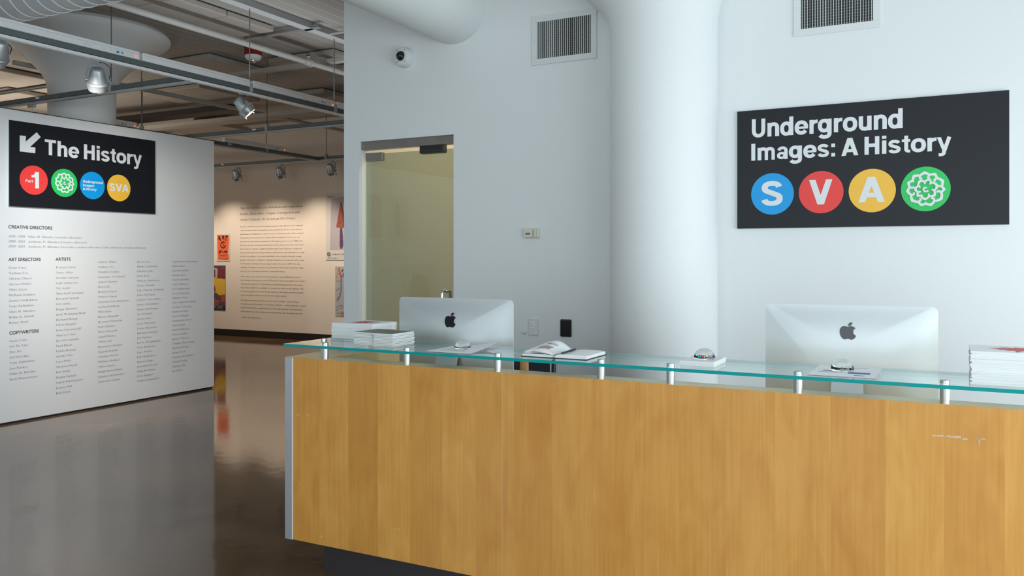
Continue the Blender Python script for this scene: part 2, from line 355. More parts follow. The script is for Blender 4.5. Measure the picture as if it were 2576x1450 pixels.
# ------------------------------------------------------------------ lettering
SERIF_SRC = r'''A436|393c393i3f3j3k3m3s41597n5f7n6w45753n7a3j7g3i7g3c5g3c5g3i5u3k5y3r5v435o4k4a4k4240413w413s453l4h3i4j3i4j3c|4e4u5l4u4z6a
B442|3h3c3h3i3r3j3x3n403t4143416r3z753t7c3h7e3h7k5d7k6a7g6u74706l6w656k5t605m6o5e7352774k74416s3o693f5j3c|515o535o5i5q5s5v5x645z6j5y6w5u755n7b5c7d567c537a516y|5e3k5q3m5y3s6343644j624z5w595m5f565h515h513y533n573l
C468|5q38543b4m3j463v3v4b3n4u3l5g3n623v6l47714m7d557l5q7n677l6q7f6x7d747g787n7e7n7e6778676z6p6n74687d5s7g56784s6k4o5f4t4e583r5x3k6a3m6n3r70407b4b7h466q3h
D496|3j3c3j3i3s3j3x3m403r4141416t40743w7a3q7d3h7e3h7k5e7k6d7f73707j6c7o5g7j4j743v6f3h5g3c|5e3k5x3o6a416i4m6l5g6g6i62755e7c577c5379516w5140533n573l
E442|3h3c3h3i3r3j3x3m403s4142416r40733x7a3r7d3h7e3h7k717k716b6w6b6r6s6h7362795h7b577b5277516x515m545m5h5o5q5u5w64606j656j654f604f5v505q575k5b525e513y523s543o5h3l5w3m683p6j3u6s416z4b754o7b4o723c
F404|3h3c3h3i3r3k3x3n403u4144416t40733w793q7c3h7e3h7k6z7k6z6b6u6b6r6n6m6w6g7367785w7b5h7c577b52785171515m535m5g5o5p5u5v645z6k656k654f5z4f5v4w5q575g5d535f515f5143533q553m5a3k5q3i5q3c
G508|5t39573b4n3i473u3v4a3o4u3l5g3o623v6l47714m7d557l5q7n687l6r7f6x7d737g787n7e7n7e677867726j6v6u6n736e7a647e5t7g57784t6k4p5g4r4l503y5e3l5w3g673h6d3l6h3r6i406i4j6h4r6e4x67505w515w567z567z517q507k4x7i4s7h4j7h3m6n3c
H523|3h3c3h3i3r3j3x3n403t4143416u40733x793r7d3h7e3h7k5l7k5l7e587c5276516u515o6i5o6i6u6g766b7c5y7e5y7k817k817e7r7d7m797j747i6u7i437j3t7m3n7r3j813i813c5y3c5y3i683j6e3m6h3s6i436i5e515e5143523t553n5b3j5l3i5l3c
I260|3g3c3g3i3q3k3w3n403s4141416x40753x7a3r7d3g7e3g7k5l7k5l7e5b7d557a5275516x5142523r593l5m3i5m3c
J330|4c2q422r3t2u3m2z3g353c3c3b3k3c3r3g3w3l403r413x40423x463s473l443c423644304b2z4i304m344p3j4p6q4n744l794h7b427e427k697k697e5w7c5t795r755p6q5p465k3d532w
K510|3h3c3h3i3r3j3x3n403t4143416u40733x793r7d3i7e3i7k5l7k5l7e587c5276516u515i6b6s6i716k776f7d617e617k7u7k7u7e7r7e76786j6o5u5z7m3r7u3k853i853c5y3c5y3i663i6b3j6f3n693y565b51565143523t553n5b3j5l3i5l3c
L426|3h3c3h3i3r3j3x3n403t4143416u40743x7a3r7d3h7e3h7k5n7k5n7e597d557a5377516u5144523s573m5i3l5x3m693p6j3v6r436y4d744r7a4r723c
M634|3h3c3h3i3q3j3w3n403t4142416v40773u7c3h7e3h7k527k6a4n7i7k927k927e8t7c8n798k738j6u8j448k3q8q3k923i923c703c703i7c3k7i3r7k447k71603c5u3c4b6y4b434c3s4g3m4m3j4w3i4w3c
N494|72384c6l4c424d3s4g3m4l3j4w3i4w3c3i3c3i3i3u3k403q4142416x3o7c3i7e3i7k4s7k6y4w6y6u6x766r7c6e7e6e7k7s7k7s7e7i7d7c7a7a74796u7938
O525|5r385b3a4w3e4j3m473v3y473r4l3n503l5g3n5w3r6b3y6p48704j7a4x7h5c7m5s7n687m6n7h707a7c717l6p7s6c7x5w7y5g7x507s4l7l477b3v703m6m3e673a|5s3g6d3o6q4c6u5g6s6b6k6y677b5r7g55784t6k4o5g4r4l4z3y5c3l
P418|3h3c3h3i3r3j3x3n403t4143416u40733x793r7d3h7e3h7k5b7k607j6g7f6q796y71736q746f715x6q5k695b5l5951595143523t553n5b3j5l3i5l3c|515h575h5l5i5v5o605y616e606t5w735o7a5c7c53795171
R473|3h3c3h3i3r3j3x3n403t4143416u40733x793r7d3h7e3h7k5c7k667h6q7a736x776f6z5s695f7c3t7j3l7r3i7s3c6h3c575b515b5143523t553n5b3j5l3i5l3c|515i585i5n5k5x5q6361656g626y5t785f7c577b5379516w
S390|3q383q4t3x4t44474d3t4q3k563h5h3j5q3o5v3w5x465s4j5f4t4u544d5e425o3v603t6f3u6r3y72457b4e7i4p7m527n5g7m5y7h617h647g687i6b7n6h7n6h6a6b6a676m626w5v755n7b5e7f557g4u7f4n7a4i734g6v4h6n4m6g53655o5v6a5i6g5a6l536o4k6m476h3v693m5y3f5k3a54394t394i3c493f443g3z3e3w38
T423|473c473i4h3j4n3m4r3t4s434s7c4q7c4a7a3y723q6q3m6a3g6a3g7k757k756a6z6a6t6v6f785u7c5s7c5s435t3s5w3m633j6d3i6d3c
U492|5n384w3b4e3m4443404s406u3z733w793q7d3h7e3h7k5k7k5k7e577c5276506u504n5245583t5h3m5w3j6h3o6u446z4t6z6u6y736u796o7c6d7e6d7k7q7k7q7e7h7c7c787a73796u795075476v3n6c3b
V428|5b383r6v3j783f7c377e377k5a7k5a7e4v7c4s794r754u6u5q4o6k6u6m746l796i7c647e647k7f7k7f7e797d747a6v6w5h38
W611|4x383n6z3h7a3d7d377e377k507k507e4q7c4o794n754p6s5e4r646m5z715x775t7b5g7e5g7k7e7k7e7e737c6z75716x7q4v8c6r8f738e788b7b807e807k947k947e8y7c8u788o6u7h387b3869675338
Y426|4a3c4a3i4k3j4p3n4s3t4u434u503r6x3m763h7b3c7d387e387k597k597e557e4w7c4s774v6z5n5f6f6q6k746g7b637e627k7e7k7e7e74796w6z5t585t435u3t5x3n633j6d3i6d3c
Z442|3j3c3j3g5w7b5b7b4n784e74476x416n3w693r693v7k737k737g4r3m5k3m653o6k3w6w4a744v794v743c
a344|5p395c3c573o4q3d48393x3b3p3g3k3n3j3x3m4b3x4l4g4v5653565k555t525y4x614p634e614b5v4e5q4h5h4g5c4d57485542543w553r583o5d3n5j3o5q3s5x3z6248674i694u6a5e685s615z5q625a623x623p653n6b3q6e3l623c|4q3n4y3q563x564w4m4m4f444i3r
b361|3q383q6x3o7b3f7e3f7k4m7k4m5x4y675e6a5p685z64675w6d5m6h596i4v6g4f6c41643p5u3g5i3b54394p3c4b3l3u38|513h5b3k5h3s5l485m4t5l5b5h5o5b5v515x4s5u4o5q4m5l4m3z4q3l
c293|4s394g3a453g3w3o3p3z3k4b3i4q3k553p5j3x5u48634k684y6a5d695n635u5w5w5m5w5g5t5c5o595j58595c555o565r565u53614w634i5u4d524f4h4m414v3s583p5k3s5u405z3w5g3f
d370|4n394c3a423f3u3o3o3y3k4b3i4p3k553o5j3u5v43634d684p6a53675e5x5e725d785b7b4z7e4z7k6a7k6a416c3q6g3n6m3l6m3g623e5e395e3p533d|4x3l523m573q5c3v5e415e5l5c5q595u4y5y4p5v4j5n4g5a4f4r4g494j3v4p3o
e301|4r394f3a443f3v3o3o3z3k4c3i4s3k573p5k3w5v45634g684s6a5a675n5x5v5i5y4y5y4v4f4v4i484r3v563q5j3u5u455z405g3g|4f545754575c545w50614u634i5v4f58
f213|3h3c3h3h3p3j3t3o3t403t5w3h5w3h673t673t6m3w71447d4h7k4y7n5b7l5k7h5q7a5s715r6v5o6q5k6n5f6m556q526t526y5478557a567c547f507g4u7f4r7b4p6y4p675867585w4p5w4p3y4q3p4t3l4y3i563h563c
g327|4p2146233s273j2f3h2n3l2x3z333o3c3k3m3l3u3q413y474a4d3q4q3j5b3l5l3p5t3w6045664g694s6a55695i656a656a5t5t5t5z5j6158604z5w4q5q4k5i4f584b4x4a4s4a4n4b4d474b444a404d3u4n3s4y3s5q3p5z3m653g68396930662l5v2a5d24|4s4h4z4j534p564y565a565n535w4z614s634m614h5w4f5n4e5a4f4y4h4p4m4j|4u295j2d5s2q5r2v5n2y58314831422v402o422i482e4h2a
h381|3i3c3i3h3r3l3t3v3t713r7b3o7e3i7f3i7k4p7k4p5t53665l6a61666b5u6e5b6e3v6g3l6k3i6p3h6p3c573c573h593h5g3l5i3v5i5c5g5q5d5t585u4y5r4p5i4p3v4r3l4v3i503h503c
i198|4a6p436q3y6t3u6z3t753u7c3y7i437l4a7m4g7l4m7i4p7c4q754p6z4l6t4g6q|3i3c3i3h3r3l3t3v3t5o3s5z3j623j674p674p3v4r3l503h503c
j209|4b6p456q3z6u3w6z3v763w7d407i457m4b7n4i7m4n7i4r7d4s764r6z4n6u4i6q|3o2138242x2d2u2j2t2p2u2u2x2z313137323h2z3k2v3l2q3i2j3g2e3h2a3m293s2a3v2f3x2u3x5n3v5z3q613j623j674t674t354q2o4i2b4524
k359|3i3c3i3h3r3l3t3v3t713s7b3p7d3j7e3j7k4p7k4p4w5g5n5k5s5l5x5i615a6259676j676j62675z5w5r5e5a6j3n6o3j6t3h6t3c5a3c5a3h5c3h5i3j5k3n5h3s4u4p4p4l4p3v4r3l503h503c
l199|3i3c3i3h3r3l3t3v3t713s7b3p7d3j7e3j7k4p7k4p3v4r3l503h503c
m554|3i3c3i3h3r3l3t3v3t5o3r5z3o613i623i674p674p5s53665j6a61656b5r6p65776a7n667x5u805b803v823l853i8b3h8b3c6u3c6u3h6z3i723l753v755c735q6z5t6u5u6k5s6c5j6c3v6e3l6h3i6n3h6n3c563c563h5c3i5f3l5h3v5h5c5f5q5c5t565u4x5r4p5i4p3v4r3l4u3i4z3h4z3c
n381|3i3c3i3h3r3l3t3v3t5o3r5z3o613i623i674p674p5t53665l6a61666b5u6e5b6e3v6g3l6k3i6p3h6p3c573c573h593h5g3l5i3v5i5c5g5q5d5t585u4y5r4p5i4p3v4r3l4v3i503h503c
o336|4w394i3a463g3w3o3p3z3k4d3i4r3k563p5k3w5v46634i684w6a5a685m635w5v635k68576a4r684c633z5w3o5m3g5a3a|4w3g543i5a3p5c435d4r5c5g595u54614w644o614j5u4g5g4f4r4g434j3p4o3i
p371|3i223i273p293t2e3t2r3t5l3r5y3i623i674o674o5s50665h6a5s6962636a5v6g5k6j586l4t6j4e6f40693p613g5r3a5g39513c4p3n4p2t4r2f4w2956275622|553l5e3o5k3w5n495o4r5n595k5n5f5u565x4x5t4p5i4p3z4w3p
q364|4y224y275b2a5e2e5f2k5f3m523c4n394c3a423f3u3n3o3x3k4a3j4o3k543p5i3x5u47634j684x6a5c675q5y676b6b6b6b2k6d2a6g286m276m22|503m593p5d3t5f3y5f5k5b5y50624q5z4k5r4g5d4f4s4g494k3w4q3o
r287|3i3c3i3h3r3l3t3v3t5o3r5z3j623j674p674p5o4v5x52645a695i6a5q695w655z60605t605n5x5i5s5f5n5e5e5h595n535r4y5p4u5k4r5d4q544q3v4r3o4t3k563h563c
s288|4q394h3a453e403f3w3d3t393o393o4b3u4b3y3z453p4d3j4n3h4u3i503l533p543v51444s4b4c4j414p3u4w3q543o5d3r5q3y6149684n6a4v69566759665b665e675h6a5l6a5l5e5g5e5c5p555w4y614q634j624f5z4c5v4b5q4e5h4p5b54535e4x5k4q5o4i5q485n3t5g3i553b
t228|4h39463b3y3f3u3o3s403s5x3j5x3j64456r4j794o794o675967595x4o5x4o434q3t4s3q4w3p533s59415e3y513f
u375|4k39463b3y3i3t3t3r483r5n3p5y3m613g623g674n674n414q3r4u3p4z3o583q5g3y5g5n5e5y5a61536253676c676c3z6e3p6o3m6o3g643e5g395g3p5a3i523d4t3a
v306|4n393p5n3j5y3g613b623b674v674v624s624l614j5w4j5t524h5j5o5k5v5h60586258676667666260605x5x5r5l4t39
w434|4h393i5s3e5z386238674m674m624g604e5w4f5t4g5o4w4i5a5i575t53604w624w676c676c626560635w635u635r6g4n6v5p6x5w6v606n626n677g677g627a5z755q653960395e564n39
x319|3e3c3e3h3n3m3x3v4h4l3q5s3k5z3d623d674w674w624p614n5x4q5r51595f5q5i5x5g6157625767686768635y5y5p5p5651613o653j6a3h6a3c4s3c4s3h4z3i523m4y3w4m4e483w443n473j4e3h4f3h4f3c
y300|3t213m223f263b2c3a2k3b2q3e2u3i2y3o2z3x2w402s412n412l412j422g452f492h4e2n4j2x4n3a3o5o3k5w3h603b623a674u674u624l604j5w4j5t4k5q524g5h5k5j5r5j5v5g60586258676467646260615w5y5q5l4u344j2g4e294824
z293|3g3c3g3h4w604j60485y405v3u5n3r5c3l5c3n675w675w614i3k4r3k553m5e3r5l3z5r4c5w4c5t3c
0375|533a4k3c463k3w3w3p4d3l4x3k5k3l683p6s3w78467k4k7s537u5l7s5y7k69786g6r6k676m5k6k4x6g4d693w5y3k5k3c|533o5d3t5j465m4s5n5k5m6d5j6y5d7b537g4s7b4m6y4j6d4i5k4j4s4m464s3t
1375|3y3c3y3o4g3o4l3p4p3r4r424r774c6q456l3y6j3t6k3p6o3m6t3l7041754k7h507t5p7t5p425r3s5u3p603o6i3o6i3c
2375|3k3c3k3z4h4x525m5d665f6s5e735b7a557f4y7g4o7e4i774f6v4d6e426f3t6j3n6q3l703m783q7f3x7l477q4j7t4y7u5k7s607k6a786d6t6a6e615y5j5d4r4m45415l415s425x45614a644g664n6j4n6i3c
3375|4u3a4f3b433e3u3i3n3o3k3u3i413k483o4e3u4h414i4346493x4i3r4t3p563s5c3w5h425j4b5k4m5i4y5b57505e4m5g485g485u4n5u4z5w58635d6d5f6q5e715a79547f4w7g4p7f4k7b4f6y4d6i416j3s6n3m6t3k723n7d3x7m4c7s4y7u5j7s5z7l6a796d6u6b6g63645s5w5f5p5x5j665e6d576h4y6j4m6i4a6e3z683r603k5h3c
4375|4g3c4g3o4n3o503r543v5544554i3f4i3f4v567s627s624w6p4w6p4i624i6244633v673r6k3o6n3o6n3c|3v4w554w5560556l5677536z4y6q4t6h4p6a
5375|4v3a4g3b443e3v3i3p3o3m3u3l413m483q4c3w4f434g45444d3t4j3q4r3p553t5b3x5f445i4d5j4p5h545b5e515k4p5m4a5l405i3p5m3x7s697s6a6n5y6n5w6v5t715l734b73475y4i604w615j5y625p6d5a6h4p6g4c6c41663s5y3l5f3c
6375|563a4q3c4c3i413s3t473o4q3m5e3n5w3q6c3v6r42744b7f4m7n4z7s5e7u5r7t617r687n6e7i6h7c6h756g6z6b6t636p5r6o5p715l7d5h7g5c7h507d4r724l6j4i5u4u5z5d625v5z695q6i5b6l4s6i46683p5s3e|563p5e3r5k3x5o495p4p5n555j5g5d5m545o4r5l4i5e4k4m4p434x3s
7375|4d3c60734e734571416s3z6h3m6h3n7s6m7s6m7h4w3c
8375|513a4k3b463g3w3m3p3v3k453j4h3l4u3s54425d4g5l445t3v633q6d3o6p3p703t793z7i497o4n7t547u5p7r647j6c766f6r6d6f67665l5r635h6e566k4v6m4i6j40673m5p3d|585y5f635k6a5m6h5n6r5l745e7d597g527h4u7f4o7a4l724j6s4l6i4q6a|523n5d3o5k3u5q435r4f5p4p5k4x59544v5c4i4z4e4r4d4g4f444k3v4s3p
9375|4r3a4f3b453d3y3i3u3n3q3z3t47414c45434a3v4i3q4s3o583v5j4h5o5h5b5652534s524a553w5d3n5s3k6c3l6r3q743x7f487n4k7s4z7u5e7s5s7m637c6c6y6h6f6j5r6f4s6b4d64405v3p5k3h573b|515i595j5f5m5o5x5m6l5h725a7c507f4s7d4m764i6u4g6d4m5q
(201|4i2d432y3t3l3n4b3l513n5s3t6i43764i7s507s4n764d6h475s4552474c4d3n4n2z502d
)201|3j2d3x2z463n4c4c4e524c5s466h3w763j7s417s4g764q6i4w5s4y514w4b4q3l4g2y412d
,180|3l2j3s3b3w424h424j404b39402j
.180|46393w3c3t3h3s3o3t3v3w4046434g404j3v4k3o4j3h4g3c
'151|3v663r7s4c7s4766
–403|3x3c3x7s6h7s6h3c|493n663n667g497g
Q525|6u29632e5h2r523c4n3j4a3t3z453s4j3n4z3l5g3n5w3r6b3y6p48704j7a4x7h5c7m5s7n687m6n7h707a7c717l6p7s6c7x5w7y5g7u4r7j45723n6e3c6u2s7g2l7w2o7x2h7d2b|5s3g6e3o6q4c6v5g6s6b6k6y677b5r7g55784t6k4o5g4r4l4z3y5c3l
 174'''
def _load_serif():
    A = {c: i for i, c in enumerate('0123456789abcdefghijklmnopqrstuvwxyz')}
    G = {}
    for ln in SERIF_SRC.split('\n'):
        if not ln: continue
        parts = ln.split('|'); ch = parts[0][0]; adv = int(parts[0][1:]) / 1000.0; cs = []
        for t in parts[1:]:
            cs.append([((A[t[i]] * 36 + A[t[i + 1]] - 120) * .003, (A[t[i + 2]] * 36 + A[t[i + 3]] - 120) * .003) for i in range(0, len(t), 4)])
        G[ch] = (adv, cs)
    G['–'] = (.56, [[(.03, .215), (.53, .215), (.53, .255), (.03, .255)]])
    return G
SERIF = _load_serif()
_cache = {}
def _fill(cs, off):
    c = bpy.data.curves.new('glyph', 'CURVE'); c.dimensions = '2D'; c.fill_mode = 'BOTH'; c.offset = off
    for pts in cs:
        s = c.splines.new('POLY'); s.points.add(len(pts) - 1); s.use_cyclic_u = True
        for q, (x, y) in zip(s.points, pts): q.co = (x, y, 0, 1)
    o = bpy.data.objects.new('glyph', c); COL.objects.link(o)
    me = o.to_mesh(); V = [(v.co.x, v.co.y) for v in me.vertices]; Fs = [tuple(p.vertices) for p in me.polygons]
    o.to_mesh_clear(); bpy.data.objects.remove(o); bpy.data.curves.remove(c)
    return V, Fs
def serif_glyph(ch):
    if ('s', ch) not in _cache:
        adv, cs = SERIF.get(ch, SERIF[' ']); _cache[('s', ch)] = (adv, *( _fill(cs, -0.0075) if cs else ([], [])))
    return _cache[('s', ch)]
def geo_glyph(ch):       # Blender's built-in typeface for the geometric headings
    if ('g', ch) not in _cache:
        def mesh_of(b, off=0.022):
            c = bpy.data.curves.new('t', 'FONT'); c.body = b; c.size = 1; c.offset = off; c.resolution_u = 3
            o = bpy.data.objects.new('t', c); COL.objects.link(o); me = o.to_mesh()
            V = [(v.co.x, v.co.y) for v in me.vertices]; Fs = [tuple(p.vertices) for p in me.polygons]
            o.to_mesh_clear(); bpy.data.objects.remove(o); bpy.data.curves.remove(c); return V, Fs
        V, Fs = mesh_of(ch) if ch != ' ' else ([], [])
        w = max([v[0] for v in mesh_of('I' + ch + 'I')[0]]) - max([v[0] for v in mesh_of('II')[0]])
        _cache[('g', ch)] = (w, V, Fs)
    return _cache[('g', ch)]

# heavy grotesque, drawn from strokes: stems WV wide, horizontals WH
WV, WH = 0.174, 0.140
def A_(cx, cy, rx, ry, a0, a1, n=14, e=2.25):
    r = []
    for i in range(n + 1):
        a = math.radians(a0 + (a1 - a0) * i / n); c, s = math.cos(a), math.sin(a)
        r.append((cx + rx * math.copysign(abs(c) ** (2 / e), c), cy + ry * math.copysign(abs(s) ** (2 / e), s)))
    return r
def S_(pts, wv=WV, wh=WH): return ('s', pts, wv, wh)
def P_(*pts): return ('p', pts)
def stem(x, y0, y1, w=WV): return P_((x - w / 2, y0), (x + w / 2, y0), (x + w / 2, y1), (x - w / 2, y1))
def bar(x0, x1, y, w=WH): return P_((x0, y - w / 2), (x1, y - w / 2), (x1, y + w / 2), (x0, y + w / 2))
_t = WH / 2
GRO = {
 ' ': (.19, []),
 'U': (.70, [S_([(.14, .72), (.14, .30)] + A_(.35, .27, .21, .21, 180, 360) + [(.56, .30), (.56, .72)])]),
 'I': (.30, [stem(.15, 0, .72, .18)]),
 'H': (.71, [stem(.145, 0, .72, .175), stem(.565, 0, .72, .175), bar(.2, .52, .37)]),
 'T': (.63, [stem(.315, 0, .62, .175), bar(.03, .60, .655, .13)]),
 'A': (.70, [P_((.0, 0), (.18, 0), (.445, .72), (.25, .72)), P_((.52, 0), (.70, 0), (.45, .72), (.255, .72)), P_((.17, .14), (.53, .14), (.49, .265), (.21, .265))]),
 'V': (.68, [P_((.0, .72), (.185, .72), (.435, 0), (.245, 0)), P_((.495, .72), (.68, .72), (.435, 0), (.245, 0))]),
 'S': (.67, [S_(A_(.335, .525, .20, .132, 8, 222, 16) + A_(.335, .20, .212, .142, 42, -172, 18), .178, .142)]),
 'P': (.64, [stem(.145, 0, .72, .16), S_([(.18, .655), (.34, .655)] + A_(.35, .50, .165, .155, 90, -90) + [(.34, .345), (.18, .345)])]),
 '1': (.52, [stem(.30, 0, .72, .165), P_((.06, .47), (.24, .47), (.24, .58), (.06, .58)), P_((.12, .50), (.26, .50), (.26, .72), (.22, .72))]),
 'a': (.565, [S_(A_(.275, .35, .155, .125, 172, 0, 12) + [(.43, .10)], .15, .118), P_((.36, .0), (.505, .0), (.495, .2), (.36, .2)), S_(A_(.24, .155, .135, .10, 0, 360, 20), .14, .10)]),
 'd': (.61, [S_(A_(.265, .265, .185, .205, 0, 360, 28)), stem(.475, 0, .72)]),
 'e': (.59, [S_(A_(.295, .265, .20, .205, 3, 328, 26)), P_((.14, .215), (.57, .215), (.57, .305), (.14, .305))]),
 'g': (.61, [S_(A_(.265, .28, .185, .19, 0, 360, 28)), S_([(.475, .53), (.475, .02)] + A_(.275, -.02, .20, .13, 0, -158, 14))]),
 'h': (.60, [stem(.13, 0, .72), S_([(.465, 0), (.465, .32)] + A_(.305, .335, .16, .14, 0, 165, 12))]),
 'i': (.27, [stem(.135, 0, .53), stem(.135, .60, .72)]),
 'm': (.88, [stem(.13, 0, .53), S_([(.44, 0), (.44, .33)] + A_(.29, .345, .15, .13, 0, 165, 12), .148), S_([(.745, 0), (.745, .33)] + A_(.595, .345, .15, .13, 0, 165, 12), .148)]),
 'n': (.60, [stem(.13, 0, .53), S_([(.465, 0), (.465, .32)] + A_(.305, .335, .16, .14, 0, 165, 12))]),
 'o': (.60, [S_(A_(.30, .265, .205, .205, 0, 360, 30))]),
 'r': (.40, [stem(.13, 0, .53), S_(A_(.37, .26, .24, .205, 178, 90, 8) + [(.39, .465)], .15, .13)]),
 's': (.54, [S_(A_(.27, .375, .16, .098, 12, 218, 14) + A_(.27, .155, .165, .10, 38, -172, 16), .155, .122)]),
 't': (.36, [S_([(.19, .67), (.19, .15)] + A_(.285, .14, .095, .085, 180, 270, 6) + [(.345, .055)], .15, .11), bar(.02, .345, .475, .11)]),
 'u': (.60, [stem(.47, 0, .53), S_([(.135, .53), (.135, .21)] + A_(.295, .195, .16, .14, 180, 345, 12))]),
 'y': (.55, [P_((.0, .53), (.155, .53), (.345, .0), (.22, -.02)), S_([(.472, .53), (.30, .05), (.262, -.05)] + A_(.17, -.04, .10, .11, -15, -90, 6) + [(.07, -.15)], .15, .115)]),
 ':': (.30, [stem(.15, 0, .145, .16), stem(.15, .385, .53, .16)]),
}
def gro_glyph(ch):
    if ('h', ch) not in _cache:
        adv, st = GRO[ch]; V = []; Fs = []; k = 0
        for q in st:
            z = k * 0.00012; k += 1; n = len(V)
            if q[0] == 'p':
                V += [(x, y, z) for x, y in q[1]]; Fs.append(tuple(range(n, n + len(q[1]))))
            else:
                P = q[1]; m = len(P); closed = (abs(P[0][0] - P[-1][0]) + abs(P[0][1] - P[-1][1])) < 1e-4
                for i in range(m):
                    a = P[i - 1] if i else (P[-2] if closed else P[0]); b = P[i + 1] if i < m - 1 else (P[1] if closed else P[-1])
                    tx, ty = b[0] - a[0], b[1] - a[1]; L_ = math.hypot(tx, ty); tx /= L_; ty /= L_
                    w = .5 * math.hypot(q[2] * ty, q[3] * tx)
                    V += [(P[i][0] - ty * w, P[i][1] + tx * w, z), (P[i][0] + ty * w, P[i][1] - tx * w, z)]
                for i in range(m - 1): Fs.append((n + 2 * i, n + 2 * i + 1, n + 2 * i + 3, n + 2 * i + 2))
        _cache[('h', ch)] = (adv, V, Fs)
    return _cache[('h', ch)]
FONTS = {'serif': (serif_glyph, 0.665), 'geo': (geo_glyph, 0.69), 'heavy': (gro_glyph, 0.72)}

class Frame:
    """a lettering plane: origin, reading direction, up; out = towards the reader"""
    def __init__(s, o, x, up=(0, 0, 1)):
        s.o = Vector(o); s.x = Vector(x).normalized(); s.up = Vector(up).normalized(); s.n = s.x.cross(s.up)
    def p(s, a, b, d=0): return s.o + s.x * a + s.up * b + s.n * d
def text(mb, fr, s, x, y, cap, width=None, sx=1.0, font='serif', d=0.0012, track=0, shear=0, kern=0):
    g, ch_h = FONTS[font]; k = cap / ch_h
    adv = sum(g(c)[0] + track for c in s)
    kx = (width / adv) if width else k * sx
    cx = 0
    for c in s:
        a, V, Fs = g(c)
        if V: mb.add([fr.p(x + (cx + v[0] + shear * v[1]) * kx, y + v[1] * k, d + (v[2] if len(v) > 2 else 0)) for v in V], Fs)
        cx += a + track
    return cx * kx
def disc(mb, fr, x, y, r, d0, d1, n=48):
    vs = [fr.p(x + r * math.cos(2 * PI * i / n), y + r * math.sin(2 * PI * i / n), d) for d in (d0, d1) for i in range(n)]
    fs = [tuple(range(n - 1, -1, -1)), tuple(range(n, 2 * n))] + [(i, (i + 1) % n, n + (i + 1) % n, n + i) for i in range(n)]
    mb.add(vs, fs)
def poly(mb, fr, pts, d):
    tr = tessellate_polygon([[Vector((x, y, 0)) for x, y in pts]])
    mb.add([fr.p(x, y, d) for x, y in pts], [tuple(t) for t in tr])
def slab(mb, fr, x0, x1, y0, y1, d0, d1):
    vs = [fr.p(x, y, d) for d in (d0, d1) for y in (y0, y1) for x in (x0, x1)]
    mb.add(vs, [(0, 2, 3, 1), (4, 5, 7, 6), (0, 1, 5, 4), (2, 6, 7, 3), (0, 4, 6, 2), (1, 3, 7, 5)])
def ribbon(mb, fr, pts, w, d, closed=False, wf=None):
    m = len(pts); vs = []
    for i in range(m):
        a = pts[i - 1] if (i or closed) else pts[0]; b = pts[(i + 1) % m] if (i < m - 1 or closed) else pts[-1]
        tx, ty = b[0] - a[0], b[1] - a[1]; L_ = math.hypot(tx, ty) or 1; tx /= L_; ty /= L_
        ww = w * (wf(i / (m - 1)) if wf else 1) / 2
        di = d + i * .000012
        vs += [fr.p(pts[i][0] - ty * ww, pts[i][1] + tx * ww, di), fr.p(pts[i][0] + ty * ww, pts[i][1] - tx * ww, di)]
    fs = [(2 * i, 2 * i + 1, (2 * i + 3) % (2 * m), (2 * i + 2) % (2 * m)) for i in range(m if closed else m - 1)]
    mb.add(vs, fs)
def flower(mb, fr, x, y, R, d):
    """brushed flower emblem: rings of looping petals round a curl"""
    rnd = random.Random(3)
    k = 0
    def pt(r, th): return (x + R * r * math.cos(th), y + R * r * math.sin(th))
    for (r0, amp, nl, w, ph, hook) in ((.575, .145, 11, .108, .2, .13), (.285, .13, 7, .096, .75, .05)):
        edges = [ph + 2 * PI * (j + rnd.uniform(-.18, .18)) / nl for j in range(nl)]; edges.append(edges[0] + 2 * PI)
        for j in range(nl):
            t0, t1 = edges[j] - .05, edges[j + 1] + .05; am = amp * rnd.uniform(.8, 1.15); base = r0 + rnd.uniform(-.03, .03)
            pts = [pt(base + am * math.sin(PI * i / 12) ** .55, t0 + (t1 - t0) * i / 12 + .10 * math.sin(2 * PI * i / 12)) for i in range(13)]
            ribbon(mb, fr, pts, R * w, d + k * .00018, wf=lambda t: .8 + .35 * math.sin(PI * t)); k += 1
            if j % 4 != 3:
                pts = [pt(base + .02, t1 - .04), pt(base - hook * .5, t1 + .02), pt(base - hook, t1 - .09 - hook * .3)]
                ribbon(mb, fr, pts, R * w * .9, d + k * .00018); k += 1
    pts = [(x + R * (.03 + .10 * t) * math.cos(.5 + 5.2 * t), y + R * (.03 + .10 * t) * math.sin(.5 + 5.2 * t)) for t in [i / 14 for i in range(15)]]
    ribbon(mb, fr, pts, R * .075, d + k * .00018)

# ------------------------------------------------------------------ the room
XP = -7.28          # face of the partition
YW = 5.29           # face of the wall behind the desk
YF = 11.37          # far gallery wall
H = 3.86            # slab height
XR, YB, XL = 2.42, -3.42, -16.0
mb = MB(); mb.box(XL, XR + .2, YB - .2, YF + .2, -0.2, 0); struct(mb.build('floor', M['floor']))
mb = MB(); mb.box(XL, -4.16, YB - .2, YF + .2, H, H + .2); struct(mb.build('ceiling', M['slab']))
mb = MB(); mb.box(-4.16, XR + .2, YB - .2, YF + .2, H, H + .2); struct(mb.build('ceiling_lobby', M['ceiling']))

